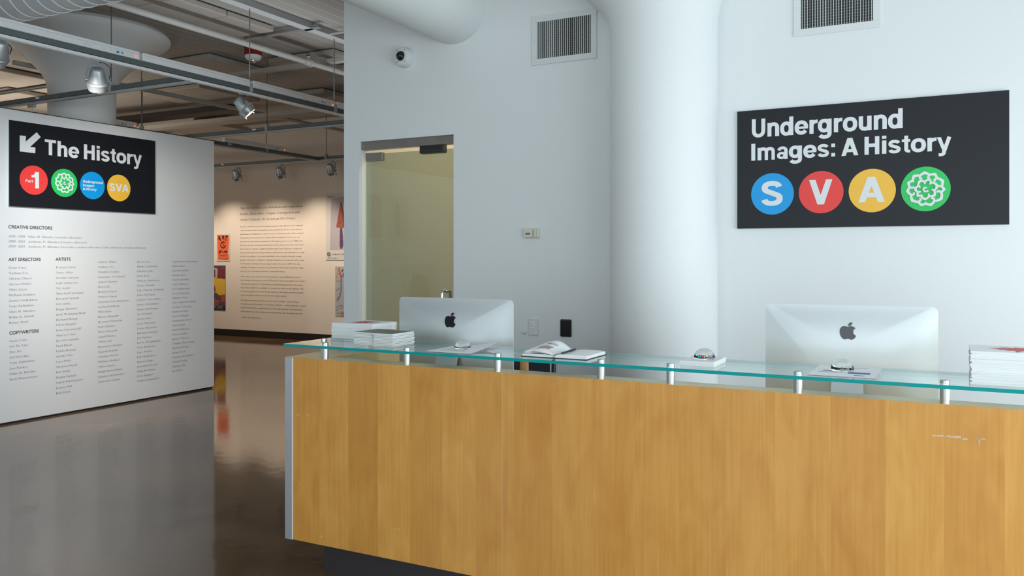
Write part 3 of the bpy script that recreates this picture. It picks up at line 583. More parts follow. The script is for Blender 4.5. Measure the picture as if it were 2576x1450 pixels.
D0, D1, DH = -4.133, -3.263, 2.357
XE = -4.28
mb = MB()
mb.box(XE, D0, YW, YW + .16, 0, H); mb.box(D1, XR, YW, YW + .16, 0, H); mb.box(D0, D1, YW, YW + .16, DH, H)
wall_back = struct(mb.build('wall_back', M['wall']))
mb = MB(); mb.box(XE, XE + .12, YW + .16, YF, 0, H); struct(mb.build('wall_side', M['gal_wall']))
mb = MB(); mb.box(XL, XE + .12, YF, YF + .15, 0, H); wall_far = struct(mb.build('wall_far', M['gal_wall']))
mb = MB(); mb.box(XL - .15, XL, YB, YF + .15, 0, H); struct(mb.build('wall_left', M['gal_wall']))
mb = MB(); mb.bbox(XL, XE, YF - .012, YF, 0, .122, .003); struct(mb.build('baseboard_far', M['base_black']))

def wall_with_windows(name, axis, c0, c1, a0, a1, wins, z0, z1):
    """wall across the other axis from a0 to a1 with window openings, thickness c0..c1"""
    mb = MB()
    def bx(p0, p1, q0, q1):
        if axis == 'x': mb.box(c0, c1, p0, p1, q0, q1)
        else: mb.box(p0, p1, c0, c1, q0, q1)
    bx(a0, a1, 0, z0); bx(a0, a1, z1, H); e = a0
    for w0, w1 in wins: bx(e, w0, z0, z1); e = w1
    bx(e, a1, z0, z1)
    return struct(mb.build(name, M['wall']))
def window(n, axis, c, w0, w1, z0, z1):
    fr = MB(); gl = MB(); s = .05
    def bx(m, p0, p1, q0, q1, d):
        if axis == 'x': m.box(c - d, c + d, p0, p1, q0, q1)
        else: m.box(p0, p1, c - d, c + d, q0, q1)
    for a, b in ((w0, w0 + s), (w1 - s, w1), ((w0 + w1) / 2 - s / 2, (w0 + w1) / 2 + s / 2)): bx(fr, a, b, z0, z1, .03)
    for a, b in ((z0, z0 + s), (z1 - s, z1)): bx(fr, w0 + s, w1 - s, a, b, .03)
    o = struct(fr.build('window_%d' % n, M['track_grey']))
    bx(gl, w0 + s, w1 - s, z0 + s, z1 - s, .003); gl.build('pane', M['window_glass'], o)
wr = [(-2.6, -0.5), (-0.3, 2.1), (2.3, 4.7)]
wall_with_windows('wall_right', 'x', XR, XR + .2, YB, YW + .16, wr, .45, 3.45)
for i, (a, b) in enumerate(wr): window(i + 1, 'x', XR + .14, a, b, .45, 3.45)
wf = [(-6.3, -3.7), (-2.7, -1.15), (-1.0, .6), (.75, 2.3)]
wall_with_windows('wall_front', 'y', YB - .2, YB, XL, XR + .2, wf, .55, 3.45)
for i, (a, b) in enumerate(wf): window(i + 4, 'y', YB - .14, a, b, .55, 3.45)

# little room behind the glass door
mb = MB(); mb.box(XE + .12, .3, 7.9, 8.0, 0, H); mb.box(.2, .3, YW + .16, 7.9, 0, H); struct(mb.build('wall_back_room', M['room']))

# partition with the exhibition lettering
PY1 = 6.75; PH = 2.742
mb = MB(); mb.bbox(XP - .14, XP, YB, PY1, .016, PH, .003); partition = struct(mb.build('wall_partition', M['partition']))
mb = MB(); mb.box(XP - .125, XP - .014, YB, PY1 - .02, 0, .016); mb.build('toe_gap', M['dark'], partition)
mb = MB(); mb.box(XP - .13, XP - .006, YB, PY1 - .004, PH, PH + .008); mb.build('top_edge', mat('raw_board_edge', (.07, .05, .04, 1), .8), partition)

FP = Frame((XP, 0, 0), (0, 1, 0))           # x is world Y, y is height
FWL = Frame((0, YW, 0), (1, 0, 0))
FFW = Frame((0, YF, 0), (1, 0, 0))
def pP(u, v): q = onX(u, v, XP); return q.y, q.z
def pW(u, v): q = onY(u, v, YW); return q.x, q.z
def pF(u, v): q = onY(u, v, YF); return q.x, q.z

# headings
def heading(name, s, u, v, width, cap=.0275):
    x, y = pP(u, v); mb = MB(); text(mb, FP, s, x, y, cap, width, font='geo'); mb.build(name, M['txt_dark'], partition)
def wP(u0, u1): return pP(u1, 650)[0] - pP(u0, 650)[0]
heading('heading_lettering', 'CREATIVE DIRECTORS', 20.5, 574.5, wP(20.5, 131.5))
heading('heading_lettering', 'ART DIRECTORS', 21.5, 657, wP(21.5, 102.5))
heading('heading_lettering', 'ARTISTS', 139.8, 656, wP(139.8, 177.5))
heading('heading_lettering', 'COPYWRITERS', 23, 842.5, wP(23, 97.8))
SXN = wP(21.5, 88.5) / (sum(serif_glyph(c)[0] for c in 'William Kobasz') * .0265 / .665)
def column(name, lines, u, z0, dz, parent=partition):
    x = pP(u, 650)[0]; mb = MB()
    for i, s in enumerate(lines): text(mb, FP, s, x, z0 - i * dz, .0265, sx=SXN)
    mb.build(name, M['txt_grey'], parent)
mb = MB()
for i, (yr, s, u1) in enumerate((('1955–2008', 'Silas H. Rhodes (creative director)', 206), ('2008–2019', 'Anthony P. Rhodes (creative director)', 218.5), ('2019–2023', 'Anthony P. Rhodes (executive creative director) Gail Anderson (creative director)', 368))):
    z = (1.626, 1.582, 1.538)[i]
    text(mb, FP, yr, pP(20.5, 600)[0], z, .026, wP(20.5, 62.5), shear=.25)
    text(mb, FP, s, pP(70, 600)[0], z, .0265, wP(70, u1))
mb.build('credits_lettering', M['txt_grey'], partition)
DZ = .0481
column('name_lettering', ['Gene Case', 'Nathan Fox', 'Milton Glaser', 'Steven Heller', 'Mike Joyce', 'William Kobasz', 'James McKibben', 'Tony Palladino', 'Silas H. Rhodes', 'Brian E. Smith', 'Henry Wolf'], 21.5, 1.352, DZ)
column('name_lettering', ['Gene Case', 'Sal De Vito', 'Dee Ito', 'Ed McCabe', 'Tony Palladino', 'Jon Parker', 'Silas H. Rhodes', 'Dick Wasserman'], 23, .713, DZ)
column('name_lettering', ['Everett Aison', 'Terry Allen', 'George Ancona', 'Gail Anderson', 'Nir Arieli', 'Marshall Arisman', 'Howard Arnold', 'Gil Ashby', 'Peggy Barnett', 'Jack Wolfgang Beck', 'Richard Borge', 'Chris Buzelli', 'Ivan Chermayeff', 'Marcos Chin', 'David Connolly', 'Paul Davis', 'Pablo Delcan', 'Sal De Vito', 'Curt Doty', 'Stephen Doyle', 'Don Eddy', 'Diana Egnatz', 'Carol Fabricatore', 'Louise Fili', 'Bob Fiore'], 140, 1.350, DZ)
column('name_lettering', ['Audrey Flack', 'Nathan Fox', 'Stephen Frailey', 'Laurence M. Gartel', 'Alain Giguere', 'Bob Gill', 'Robert Giusti', 'Milton Glaser', 'Ephraim Gleichenhaus', 'Carin Goldberg', 'Phil Hays', 'Burne Hogarth', 'Ryszard Horowitz', 'Kurt Houser', 'Peter Hristoff', 'Angel Ibanez', 'Mirko Ilic', 'Rosemary Intrieri', 'Eugene Karlin', 'Matthew Klein', 'William Kobasz', 'Viktor Koen', 'Hugh Kretschmer', 'Stephen Kroninger', 'Adrienne Leban'], 246, 1.398, DZ)
column('name_lettering', ['Hyesu Lee', 'Henry Leutwyler', 'Charles Lilly', 'Luke Lois', 'Marvin Mattelson', 'Nancy Mazzei', 'Clay Patrick McBride', 'John McClash', 'Colleen McCudden', 'James McKibben', 'James McMullan', 'Sol Mednick', 'Justin Metz', 'Jerry Moriarty', 'Louis Musachio', 'Barbara Nessim', 'Joe Newton', "Kevin O'Callaghan", 'Tony Palladino', 'Gary Panter', 'Edel Rodriguez', 'Ronnie Rojas', 'Jonathon Rosen', 'Julia Rothman', 'John Ruggeri', 'Stefan Sagmeister'], 344, 1.398, DZ)
column('name_lettering', ['Sagmeister and Walsh', 'Paul Sahre', 'David Sandlin', 'Paula Scher', 'Tom Schierlitz', 'Yuko Shimizu', 'Eve Sonneman', 'Greg Spalenka', 'Gilbert Stone', 'The Collected Works', 'George Tscherny', 'James Victore', 'Oscar Villegas', 'Visual Arts Press', 'Alan Vogel', 'Paul Waldman', 'Bruce Wands', 'Robert Weaver', 'Charles Wiesehahn', 'Richard Wilde', 'Henry Wolf', 'Thomas Woodruff', 'Frank Young', 'Zipeng Zhu', 'De Zitter'], 433, 1.398, DZ)

# far wall text
def far_lines(name, lines, u0, ends, v0, dv, cap, m):
    mb = MB(); x0 = pF(u0, 650)[0]; _, z0 = pF(u0, v0); _, z1 = pF(u0, v0 + dv)
    for i, (s, e) in enumerate(zip(lines, ends)):
        text(mb, FFW, s, x0, z0 + (z1 - z0) * i, cap, pF(530 + e / 3.02, 650)[0] - x0, d=.002)
    mb.build(name, m, wall_far)
far_lines('heading_lettering', ['The SVA Poster is by definition and reputation', 'Iconic, Innovative, Unique, Unexpected and', "always Original. Or it's not an SVA Poster."], 604.5, (700, 677, 648), 527, 14.3, .058, M['txt_brown'])
far_lines('text_lettering', ["In 1947, conceived as an advertising concept by Silas Rhodes, SVA's founder", '(with cartoonist Burne Hogarth) posters arrived in the New York subways', 'promoting his fledgling art school. It was a revolutionary idea. Silas credited', "the posters for increasing the school's name recognition. Clearly, he was", 'prescient as the original enrollment of 35 students grew to over 7,000 today.', "However, the fact of placing the posters in the subway wasn't the only reason", 'for its success. Rhodes, a gifted educator and creative director, sought out', 'the most talented, interesting designers, illustrators and copywriters to work', 'with on his project. Provocative headlines were created to inspire young', 'people with artistic ambitions. Though sketches were expected, artists had', 'the freedom to interpret the message in their own way. In 2007, his son,', 'Anthony P. Rhodes, Executive Vice President and Creative Director, took', "over the role continuing his father's remarkable legacy."],
          604.5, (705, 698, 705, 680, 706, 712, 693, 713, 688, 710, 681, 704, 571), 572.5, 9.27, .034, M['txt_brown'])
far_lines('text_lettering', ['Three times a year, Visual Arts Press produces a run of 830 posters of its', "latest design, and they are seen in 250 subway stations throughout New York's", "'underground galleries'. What began as a marketing opportunity has grown", 'into serious Public Art, available to everyone who rides on the subways. The', 'very best examples of current design, painting, illustration and photography', 'can be seen daily while riders wait for their train to arrive.'],
          605.5, (681, 721, 700, 707, 707, 582), 697.3, 9.27, .034, M['txt_brown'])
far_lines('text_lettering', ['The artists represented by these posters in this exhibit – many who are', 'currently on the SVA faculty or are former students – rank among the very best', 'in their field and this exhibition honors their participation. The importance', "of this poster art and its influence on young artists can't be underestimated."],
          605.5, (672, 726, 703, 703), 756.8, 9.3, .034, M['txt_brown'])
far_lines('signature_lettering', ['–DEE ITO ARISMAN'], 606, (377,), 799.8, 9, .030, M['txt_brown'])

# ------------------------------------------------------------------ the two black signs
def sign_board(fr, x0, x1, y0, y1, root):
    mb = MB(); slab(mb, fr, x0, x1, y0, y1, .001, .017); mb.build('board', M['sign_edge'], root)
    mb = MB(); slab(mb, fr, x0, x1, y0 + .0005, y1, .0175, .0195); mb.build('face', M['sign'], root)
D_S = .0198
# right sign
q0 = pW(1856, 281); q1 = pW(2539.5, 229.5); q2 = pW(2537.5, 566); q3 = pW(1857, 575.5)
x0, x1 = (q0[0] + q3[0]) / 2, (q1[0] + q2[0]) / 2; y0, y1 = (q2[1] + q3[1]) / 2, (q0[1] + q1[1]) / 2
sg = thing('wall_sign', 'wide black sign reading Underground Images: A History, on the wall right of the column', 'sign', (0, 0, 0))
sign_board(FWL, x0, x1, y0, y1, sg)
def c6(x, y): return pW(1840 + x / 3.5, 210 + y / 3.5)
a = c6(187, 480); b = c6(1497, 405); n_ = c6(350, 471)
mb = MB(); text(mb, FWL, 'Underground', a[0] - .008, n_[1], .1125, b[0] - a[0] + .022, font='heavy', d=D_S); mb.build('lettering', M['letter'], sg)
a = c6(187, 683); b = c6(1938, 480); cp = c6(205, 535)[1] - c6(205, 683)[1]
mb = MB(); text(mb, FWL, 'Images: A History', a[0] - .012, c6(205, 683)[1], cp, b[0] - a[0] + .012, font='heavy', d=D_S); mb.build('lettering', M['letter'], sg)
def cR(x, y, r, m, letter=None, box=None, nm='disc'):
    c = c6(x, y); rr = c6(x, y - r)[1] - c[1]
    mb = MB(); disc(mb, FWL, c[0], c[1], rr, .0195, .0201); d = mb.build(nm, m, sg)
    if letter:
        g = gro_glyph(letter); xs = [v[0] for v in g[1]]; w0, w1 = min(xs), max(xs)
        bx0 = c6(box[0], box[3])[0]; bx1 = c6(box[1], box[3])[0]; by0 = c6((box[0] + box[1]) / 2, box[3])[1]; by1 = c6((box[0] + box[1]) / 2, box[2])[1]
        mb = MB(); sc_ = (bx1 - bx0) / (w1 - w0)
        ys = [v[1] for v in g[1]]; ky = (by1 - by0) / (max(ys) - min(ys))
        mb.add([FWL.p(bx0 + (v[0] - w0) * sc_, by0 + (v[1] - min(ys)) * ky, .0204 + v[2]) for v in g[1]], g[2]); mb.build('letter', M['letter'], d)
    return d, c, rr
cR(365, 975, 182, M['s_blue'], 'S', (270, 457, 862, 1080))
cR(792, 960, 186, M['s_red'], 'V', (688, 893, 850, 1068))
cR(1240, 946, 191, M['s_yel'], 'A', (1120, 1352, 825, 1048))
d, c, rr = cR(1710, 932, 196, M['s_grn'])
mb = MB(); flower(mb, FWL, c[0], c[1], rr * 1.03, .0204); mb.build('flower_emblem', M['letter'], d)
# left sign, on the partition
def c2(x, y): return pP(x / 4.395, 270 + y / 4.395)
q0 = c2(90, 132); q1 = c2(1703, 382); q2 = c2(1698, 1187); q3 = c2(85, 1087)
x0, x1 = (q0[0] + q3[0]) / 2, (q1[0] + q2[0]) / 2; y0, y1 = (q2[1] + q3[1]) / 2, (q0[1] + q1[1]) / 2
sl = thing('wall_sign', 'black sign reading The History with an arrow, on the white partition', 'sign', (0, 0, 0))
sign_board(FP, x0, x1, y0, y1, sl)
mb = MB(); poly(mb, FP, [c2(*p) for p in ((203, 313), (272, 320), (268, 382), (390, 278), (435, 332), (318, 440), (376, 447), (374, 510), (202, 490))], D_S + .0004); mb.build('arrow', M['letter'], sl)
a = c2(480, 525); b = c2(1550, 650); cp = c2(553, 363)[1] - c2(553, 534)[1]
mb = MB(); text(mb, FP, 'The History', a[0] - .006, c2(553, 534)[1], cp, b[0] - a[0] + .01, font='heavy', d=D_S + .0002); mb.build('lettering', M['letter'], sl)
def cL(x, y, r, m):
    c = c2(x, y); rr = c2(x, y - r)[1] - c[1]; mb = MB(); disc(mb, FP, c[0], c[1], rr, .0195, .0201); return mb.build('disc', m, sl), c, rr
def tL(parent, s, xa, xb, yb, yt):
    a = c2(xa, yb); b = c2(xb, yb); cp = c2((xa), yt)[1] - a[1]
    mb = MB(); text(mb, FP, s, a[0], a[1], cp, b[0] - a[0], font='heavy', d=.0204); mb.build('lettering', M['letter'], parent)
d, c, rr = cL(360, 808, 161, M['s_red']); tL(d, '1', 318, 450, 892, 712); tL(d, 'Part', 265, 349, 829, 797)
d, c, rr = cL(697, 838, 155, M['s_grn']); mb = MB(); flower(mb, FP, c[0], c[1], rr * .96, .0204); mb.build('flower_emblem', M['letter'], d)
d, c, rr = cL(1008, 867, 151, M['s_blue']); tL(d, 'Underground', 900, 1122, 833, 804); tL(d, 'Images:', 900, 1032, 875, 846); tL(d, 'A History', 900, 1052, 915, 888)
d, c, rr = cL(1300, 894, 147, M['s_yel']); tL(d, 'SVA', 1192, 1408, 925, 840)

# ------------------------------------------------------------------ posters
def poster(label, x0, x1, y0, y1, base, fr=FFW, t=.008):
    r = thing('poster', label, 'poster'); mb = MB(); slab(mb, fr, x0, x1, y0, y1, .001, t); mb.build('sheet', base, r); return r
def pz(pa, pb):   # box on the far wall from two pixel corners
    a = pF(*pa); b = pF(*pb); return a[0], b[0], b[1], a[1]
x0, x1, y0, y1 = pz((547, 591), (577.5, 655.5)); W = x1 - x0; Hh = y1 - y0
r = poster('small bright orange poster with black brush marks, high on the far wall', x0 - .012, x1 + .012, y0 - .015, y1 + .015, M['p_white'])
mb = MB(); poly(mb, FFW, [(x0, y1), (x0 + W * .95, y1 - .01), (x1, y0 + Hh * .8), (x0 + W * .9, y0 + Hh * .3), (x1, y0 + Hh * .1), (x0 + W * .9, y0), (x0 + W * .1, y0 + .02), (x0 + W * .03, y0 + Hh * .4)], .0085); mb.build('orange_field', M['orange'], r)
mb = MB(); X = lambda s: x0 + W * s; Y = lambda s: y0 + Hh * s
for k, pts in enumerate([[(.12, .95), (.22, .95), (.34, .76), (.26, .77), (.2, .82), (.12, .78)], [(.42, .95), (.58, .96), (.6, .80), (.52, .82), (.5, .88), (.44, .80)], [(.66, .96), (.92, .95), (.88, .90), (.78, .91), (.76, .74), (.7, .75), (.71, .92)], [(.12, .28), (.22, .27), (.36, .38), (.24, .40), (.14, .30)], [(.36, .37), (.46, .28), (.52, .38), (.44, .34)], [(.56, .31), (.66, .38), (.84, .36), (.86, .30)]]):
    poly(mb, FFW, [(X(a), Y(b)) for a, b in pts], .0095 + k * .0002)
ribbon(mb, FFW, [(X(.5 + .2 * math.cos(t / 10 * 5.6 + .6)), Y(.6 + .12 * math.sin(t / 10 * 5.6 + .6))) for t in range(11)], .02, .0095)
ribbon(mb, FFW, [(X(.45), Y(.68)), (X(.55), Y(.6)), (X(.48), Y(.55)), (X(.62), Y(.57))], .014, .0097)
text(mb, FFW, 'School of', X(.2), Y(.17), .035, W * .6, d=.0095); text(mb, FFW, 'VISUAL ARTS', X(.08), Y(.03), .032, W * .84, d=.0095)
mb.build('brush_marks', M['p_black'], r)

x0, x1, y0, y1 = pz((518, 668), (567.5, 781)); W = x1 - x0; Hh = y1 - y0
r = poster('yellow and purple poster with orange cloth below the small orange poster', x0, x1, y0, y1, M['p_purple'])
def pf(name, m, pts, d): mb = MB(); poly(mb, FFW, [(X(a), Y(b)) for a, b in pts], d); mb.build(name, m, r)
pf('yellow_ground', M['p_yellow'], [(0, .78), (.45, .74), (1, .69), (1, .30), (0, .38)], .0085)
pf('red_building', M['p_maroon'], [(.3, .97), (.62, .96), (.98, .90), (.98, .71), (.58, .71), (.3, .76)], .0088)
pf('pale_porch', M['p_lilac'], [(.3, .96), (.62, .93), (.60, .72), (.5, .72), (.5, .90), (.38, .91), (.38, .8), (.3, .8)], .0091)
pf('orange_cloth', M['p_brick'], [(0, .40), (.45, .30), (1, .36), (1, .19), (.7, .19), (.6, .09), (0, .09)], .0088)
pf('seated_shape', M['p_maroon'], [(.1, .55), (.3, .64), (.46, .55), (.52, .44), (.4, .38), (.1, .40)], .0091)
pf('dark_shape', M['p_purple'], [(.34, .36), (.5, .40), (.7, .33), (.84, .23), (.6, .22), (.4, .27)], .0094)
pf('black_band', M['p_black'], [(0, .09), (1, .09), (1, 0), (0, 0)], .0088)
mb = MB(); text(mb, FFW, 'VISUAL ARTS', X(.15), Y(.055), .036, W * .72, d=.0095); text(mb, FFW, 'New York City', X(.5), Y(.02), .02, W * .42, d=.0095); mb.build('lettering', M['p_white'], r)

x0, _, y0, y1 = pz((820.5, 487), (866, 655)); x1 = x0 + (y1 - y0) * .66; W = x1 - x0; Hh = y1 - y0
r = poster('tall pale poster showing a paint-stained trowel, above the chair poster', x0, x1, y0, y1, M['p_white'])
pf('lilac_ground', M['p_lilac'], [(.16, .92), (.5, .945), (.92, .93), (.86, .55), (.93, .16), (.12, .15), (.13, .45)], .0085)
pf('trowel_blade', M['p_brick'], [(.42, .86), (.455, .86), (.60, .49), (.57, .475), (.31, .485), (.30, .5)], .0088)
pf('trowel_shadow', M['p_maroon'], [(.44, .84), (.455, .86), (.60, .49), (.5, .51)], .0091)
pf('trowel_handle', M['p_purple'], [(.41, .48), (.47, .48), (.49, .36), (.50, .22), (.47, .17), (.42, .17), (.395, .22), (.40, .38)], .0091)
mb = MB(); text(mb, FFW, 'Art is....', X(.04), Y(.935), .045, W * .28, d=.0095); text(mb, FFW, 'School of Visual Arts', X(.17), Y(.075), .045, W * .78, d=.0095); text(mb, FFW, 'Fifty years', X(.05), Y(.022), .034, W * .29, d=.0095)
flower(mb, FFW, X(.09), Y(.09), .05, .0095); mb.build('lettering', M['p_black'], r)

x0, _, y0, y1 = pz((844, 670.5), (866, 796)); x1 = x0 + (y1 - y0) * .66; W = x1 - x0; Hh = y1 - y0
r = poster('grey poster with a blue armchair drawing and a red letter A', x0, x1, y0, y1, M['p_grey'])
pf('armchair_back', M['p_blue'], [(.05, .33), (.16, .42), (.2, .55), (.21, .78), (.3, .87), (.45, .88), (.42, .8), (.28, .78), (.26, .55), (.22, .40), (.1, .29)], .0085)
pf('armchair_seat', M['p_lilac'], [(.08, .3), (.3, .32), (.6, .3), (.62, .16), (.1, .14)], .0088)
mb = MB()
for pts in ([(.02, .74), (.12, .68), (.2, .72)], [(.02, .5), (.16, .56)], [(.05, .1), (.12, .2), (.3, .22)], [(.2, .14), (.3, .2)]): ribbon(mb, FFW, [(X(a), Y(b)) for a, b in pts], .006, .0095)
text(mb, FFW, 'rt', X(.22), Y(.885), .10, W * .2, d=.0095, shear=.3); text(mb, FFW, 'SVA', X(.06), Y(.045), .03, W * .14, d=.0095); text(mb, FFW, 'NYC', X(.36), Y(.045), .03, W * .14, d=.0095); mb.build('lettering', M['p_black'], r)
mb = MB(); text(mb, FFW, 'A', X(.03), Y(.78), .26, W * .24, d=.0096); flower(mb, FFW, X(.28), Y(.055), .045, .0095); mb.build('red_letter', M['p_red'], r)

# posters further along the partition, seen only mirrored in the glass door
def ppos(label, y0, y1, z0, z1, m, inner):
    r = poster(label, y0, y1, z0, z1, M['p_white'], FP); mb = MB(); slab(mb, FP, y0 + .04, y1 - .04, z0 + .1, z1 - .05, .0085, .009); mb.build('picture', m, r)
    mb = MB(); poly(mb, FP, [(y0 + (y1 - y0) * a, z0 + (z1 - z0) * b) for a, b in inner], .0095); mb.build('figure', M['p_black'], r)
    g_ = 'dated posters along the near end of the partition'; r['group'] = g_
ppos('framed print with a dark standing shape, near end of the partition', .18, .74, 1.63, 2.39, M['p_grey'], [(.4, .2), (.6, .2), (.72, .5), (.62, .8), (.5, .86), (.4, .6)])
ppos('framed green print, beside the standing-shape print', .84, 1.34, 1.63, 2.39, M['cover_green'], [(.3, .3), (.7, .3), (.6, .7)])
ppos('framed dark print below the 1960 timeline', -.62, .40, .62, 1.37, M['p_grey'], [(.2, .25), (.8, .25), (.7, .8), (.3, .7)])
mb = MB()
for i in range(70): slab(mb, FP, -1.4 + i * .045, -1.4 + i * .045 + .025, 1.455, 1.462, .0005, .0012)
disc(mb, FP, .46, 1.458, .03, .0004, .0014, 20); text(mb, FP, '1960', .62, 1.22, .10, .26); mb.build('timeline_lettering', M['txt_dark'], partition)

# ------------------------------------------------------------------ columns, ducts
def column_mesh(rings, cx, cy, n=64):
    mb = MB(); vs = []; fs = []
    for r, z, dx in rings:
        for k in range(n): a = 2 * PI * k / n; vs.append((cx + dx + r * math.cos(a), cy + r * math.sin(a), z))
    for i in range(len(rings) - 1):
        for k in range(n): k2 = (k + 1) % n; fs.append((i * n + k, i * n + k2, (i + 1) * n + k2, (i + 1) * n + k))
    mb.add(vs, fs); return mb
rg = [(.33, 0, 0), (.33, 2.84, 0), (.332, 2.89, -.001), (.338, 2.93, -.004), (.348, 2.965, -.008), (.362, 3.0, -.018), (.382, 3.03, -.03), (.41, 3.065, -.042), (.45, 3.11, -.05), (.52, 3.2, -.05), (.62, 3.32, -.05), (.78, 3.52, -.05), (.95, H, -.05)]
o = column_mesh(rg, -1.609, 5.1).build('column', M['column'], None, 40); struct(o)
rg = [(.33, 0, 0), (.33, 3.2, 0), (.335, 3.25, 0), (.35, 3.31, 0), (.38, 3.375, 0), (.43, 3.44, 0), (.52, 3.53, 0), (.64, 3.635, 0), (.76, 3.72, 0), (.84, 3.765, 0), (.875, 3.80, 0), (.88, 3.83, 0), (.86, H, 0)]
o = column_mesh(rg, -8.27, 5.85).build('column', M['column'], None, 40); struct(o)

mb = MB(); mb.cyl((-3.25, YB, 3.29), (-3.25, YW, 3.29), .27, 56)
tag(mb.build('round_duct', M['column'], None, 30), 'fat white round duct running overhead into the wall above the glass door', 'duct')
dz, dy = 3.60, 4.15
r = thing('spiral_duct', 'pale ribbed spiral duct at the top left corner, above the lighting track', 'duct', (0, 0, 0))
mb = MB(); mb.cyl((-12, dy, dz), (-5.2, dy, dz), .235, 48); mb.build('duct_body', M['duct'], r, 30)
for i in range(30):
    X0 = -9.6 + i * .15; mb = MB()
    mb.tube([(X0 + .05 * math.sin(a), dy + .237 * math.cos(a), dz + .237 * math.sin(a)) for a in [2 * PI * k / 40 for k in range(40)]], .006, 6, True)
    mb.build('seam_rib', M['track_white'], r, 60)

# ------------------------------------------------------------------ glass door
door = bpy.data.objects.new('door_1', None); COL.objects.link(door); struct(door)
mb = MB(); mb.box(D0 + .028, D1 - .004, 5.345, 5.357, .012, 2.262); mb.build('glass_leaf', M['door_glass'], door)
mb = MB(); mb.bbox(D0 + .001, D1 - .001, 5.318, 5.385, 2.295, DH - .001, .002); mb.build('header_rail', M['brown_metal'], door)
mb = MB(); mb.bbox(D0 + .03, D0 + .19, 5.334, 5.368, 2.205, 2.27, .002); mb.build('patch_fitting', M['brown_metal'], door)
mb = MB(); mb.bbox(D0 + .03, D0 + .19, 5.334, 5.368, .012, .09, .002); mb.build('patch_fitting', M['brown_metal'], door)
mb = MB(); a = onY(1059, 364, 5.40); b = onY(1118, 384, 5.40); mb.bbox(a.x, b.x, 5.375, 5.44, b.z, a.z, .006); mb.build('door_closer', M['black'], door)
mb = MB(); hx = onY(1112, 735, 5.29).x
for yy, s in ((5.345, -1), (5.357, 1)):
    pts = [(hx, yy, 1.20)] + [(hx, yy + s * (.02 + .03 * math.sin(t * PI / 10)), 1.20 + .012 * math.sin(t * PI / 10) - .03 * (1 - math.cos(t * PI / 10)) ) for t in range(0, 6)] + [(hx, yy + s * .055, 1.12), (hx, yy + s * .055, .98), (hx, yy + s * .05, .93), (hx, yy, .92)]
    mb.tube(pts, .0125, 12)
mb.lathe([(.019, 0), (.019, .01)], 20, Matrix.Translation((hx, 5.345, 1.20)) @ Matrix.Rotation(PI / 2, 4, 'X'))
mb.build('pull_handle', M['chrome'], door, 50)

# ------------------------------------------------------------------ vents
def vent(label, px0, px1, z0, z1, nsl, dark_m):
    a = pW(px0, 100)[0]; b = pW(px1, 100)[0]; cz = (z0 + z1) / 2
    r = thing('vent_grille', label, 'vent', ((a + b) / 2, YW, cz)); w = (b - a) / 2; h = (z1 - z0) / 2; f = .042
    mb = MB(); fm = M['white_pl']
    for q in ((-w, w, h - f, h), (-w, w, -h, -h + f), (-w, -w + f, -h + f, h - f), (w - f, w, -h + f, h - f)): mb.bbox(q[0], q[1], -.010, 0, q[2], q[3], .0015)
    mb.build('frame', fm, r)
    mb = MB(); mb.box(-w + f, w - f, -.0012, -.0004, -h + f, h - f); mb.build('dark_opening', mat('vent_inside', (.045, .045, .042, 1), .9, var=.5, vscale=12), r)
    iw = 2 * (w - f)
    for i in range(nsl):
        x = -w + f + iw * (i + .5) / nsl; mb = MB()
        tw = random.uniform(-.15, .15) + (.5 if i in (9,) else 0); s_ = .0013
        Mx = Matrix.Translation((x, -.007, 0)) @ Matrix.Rotation(tw, 4, 'Z')
        mb.box(-s_, s_, -.005, .005, -h + f, h - f, Mx); mb.build('slat', M['track_grey'] if i % 7 == 3 else M['white_pl'], r)
    n2 = int(2 * (h - f) / .0165)
    for i in range(n2):
        z = -h + f + 2 * (h - f) * (i + .5) / n2; mb = MB(); mb.box(-w + f, w - f, -.0020, -.0014, z - .0005, z + .0005); mb.build('cross_wire', M['track_grey'], r)
    for sx, sz in ((-.6, 1), (.6, 1), (-.6, -1), (.6, -1), (-1, 0), (1, 0)):
        mb = MB(); mb.lathe([(.0045, 0), (.0035, .0015), (0, .002)], 10, Matrix.Translation((sx * (w - f / 2) if sx in (1, -1) else sx * w, -.010, sz * (h - f / 2))) @ Matrix.Rotation(PI / 2, 4, 'X')); mb.build('screw', M['chrome'], r)
zt = onY(1338.5, 44, YW).z; zb = onY(1338.5, 166, YW).z
vent('small white louvred vent between the camera and the column', 1338.5, 1502, zb, zt, 27, None)
zb2 = onY(1997, 94, YW).z
vent('white louvred vent above the wide black sign, cut by the picture top', 1997, 2216, zb2, zb2 + (zt - zb) * 1.0, 27, None)

# dome camera
c = onY(1022, 146, YW); r = thing('security_camera', 'small white dome security camera high on the wall', 'camera', (c.x, YW, c.z))
Mx = Matrix.Rotation(PI / 2, 4, 'X')
mb = MB(); mb.lathe([(.078, 0), (.078, .012), (.074, .04), (.068, .066), (.058, .072), (.040, .074), (.034, .070)], 48, Mx); mb.build('housing', M['white_pl'], r, 35)
mb = MB(); mb.lathe([(.036, .070), (.034, .082), (.028, .094), (.018, .102), (.006, .106), (0, .1065)], 32, Mx); mb.build('dome', M['black_gloss'], r, 60)
mb = MB(); mb.lathe([(.039, .072), (.037, .077), (.034, .0745)], 40, Mx); mb.build('dome_ring', M['chrome'], r, 60)
for sx in (-1, 1):
    for sz in (-1, 1): mb = MB(); mb.lathe([(.0035, .0725), (.0035, .0745)], 8, Matrix.Translation((sx * .034, 0, sz * .044)) @ Mx); mb.build('screw', M['dark'], r)

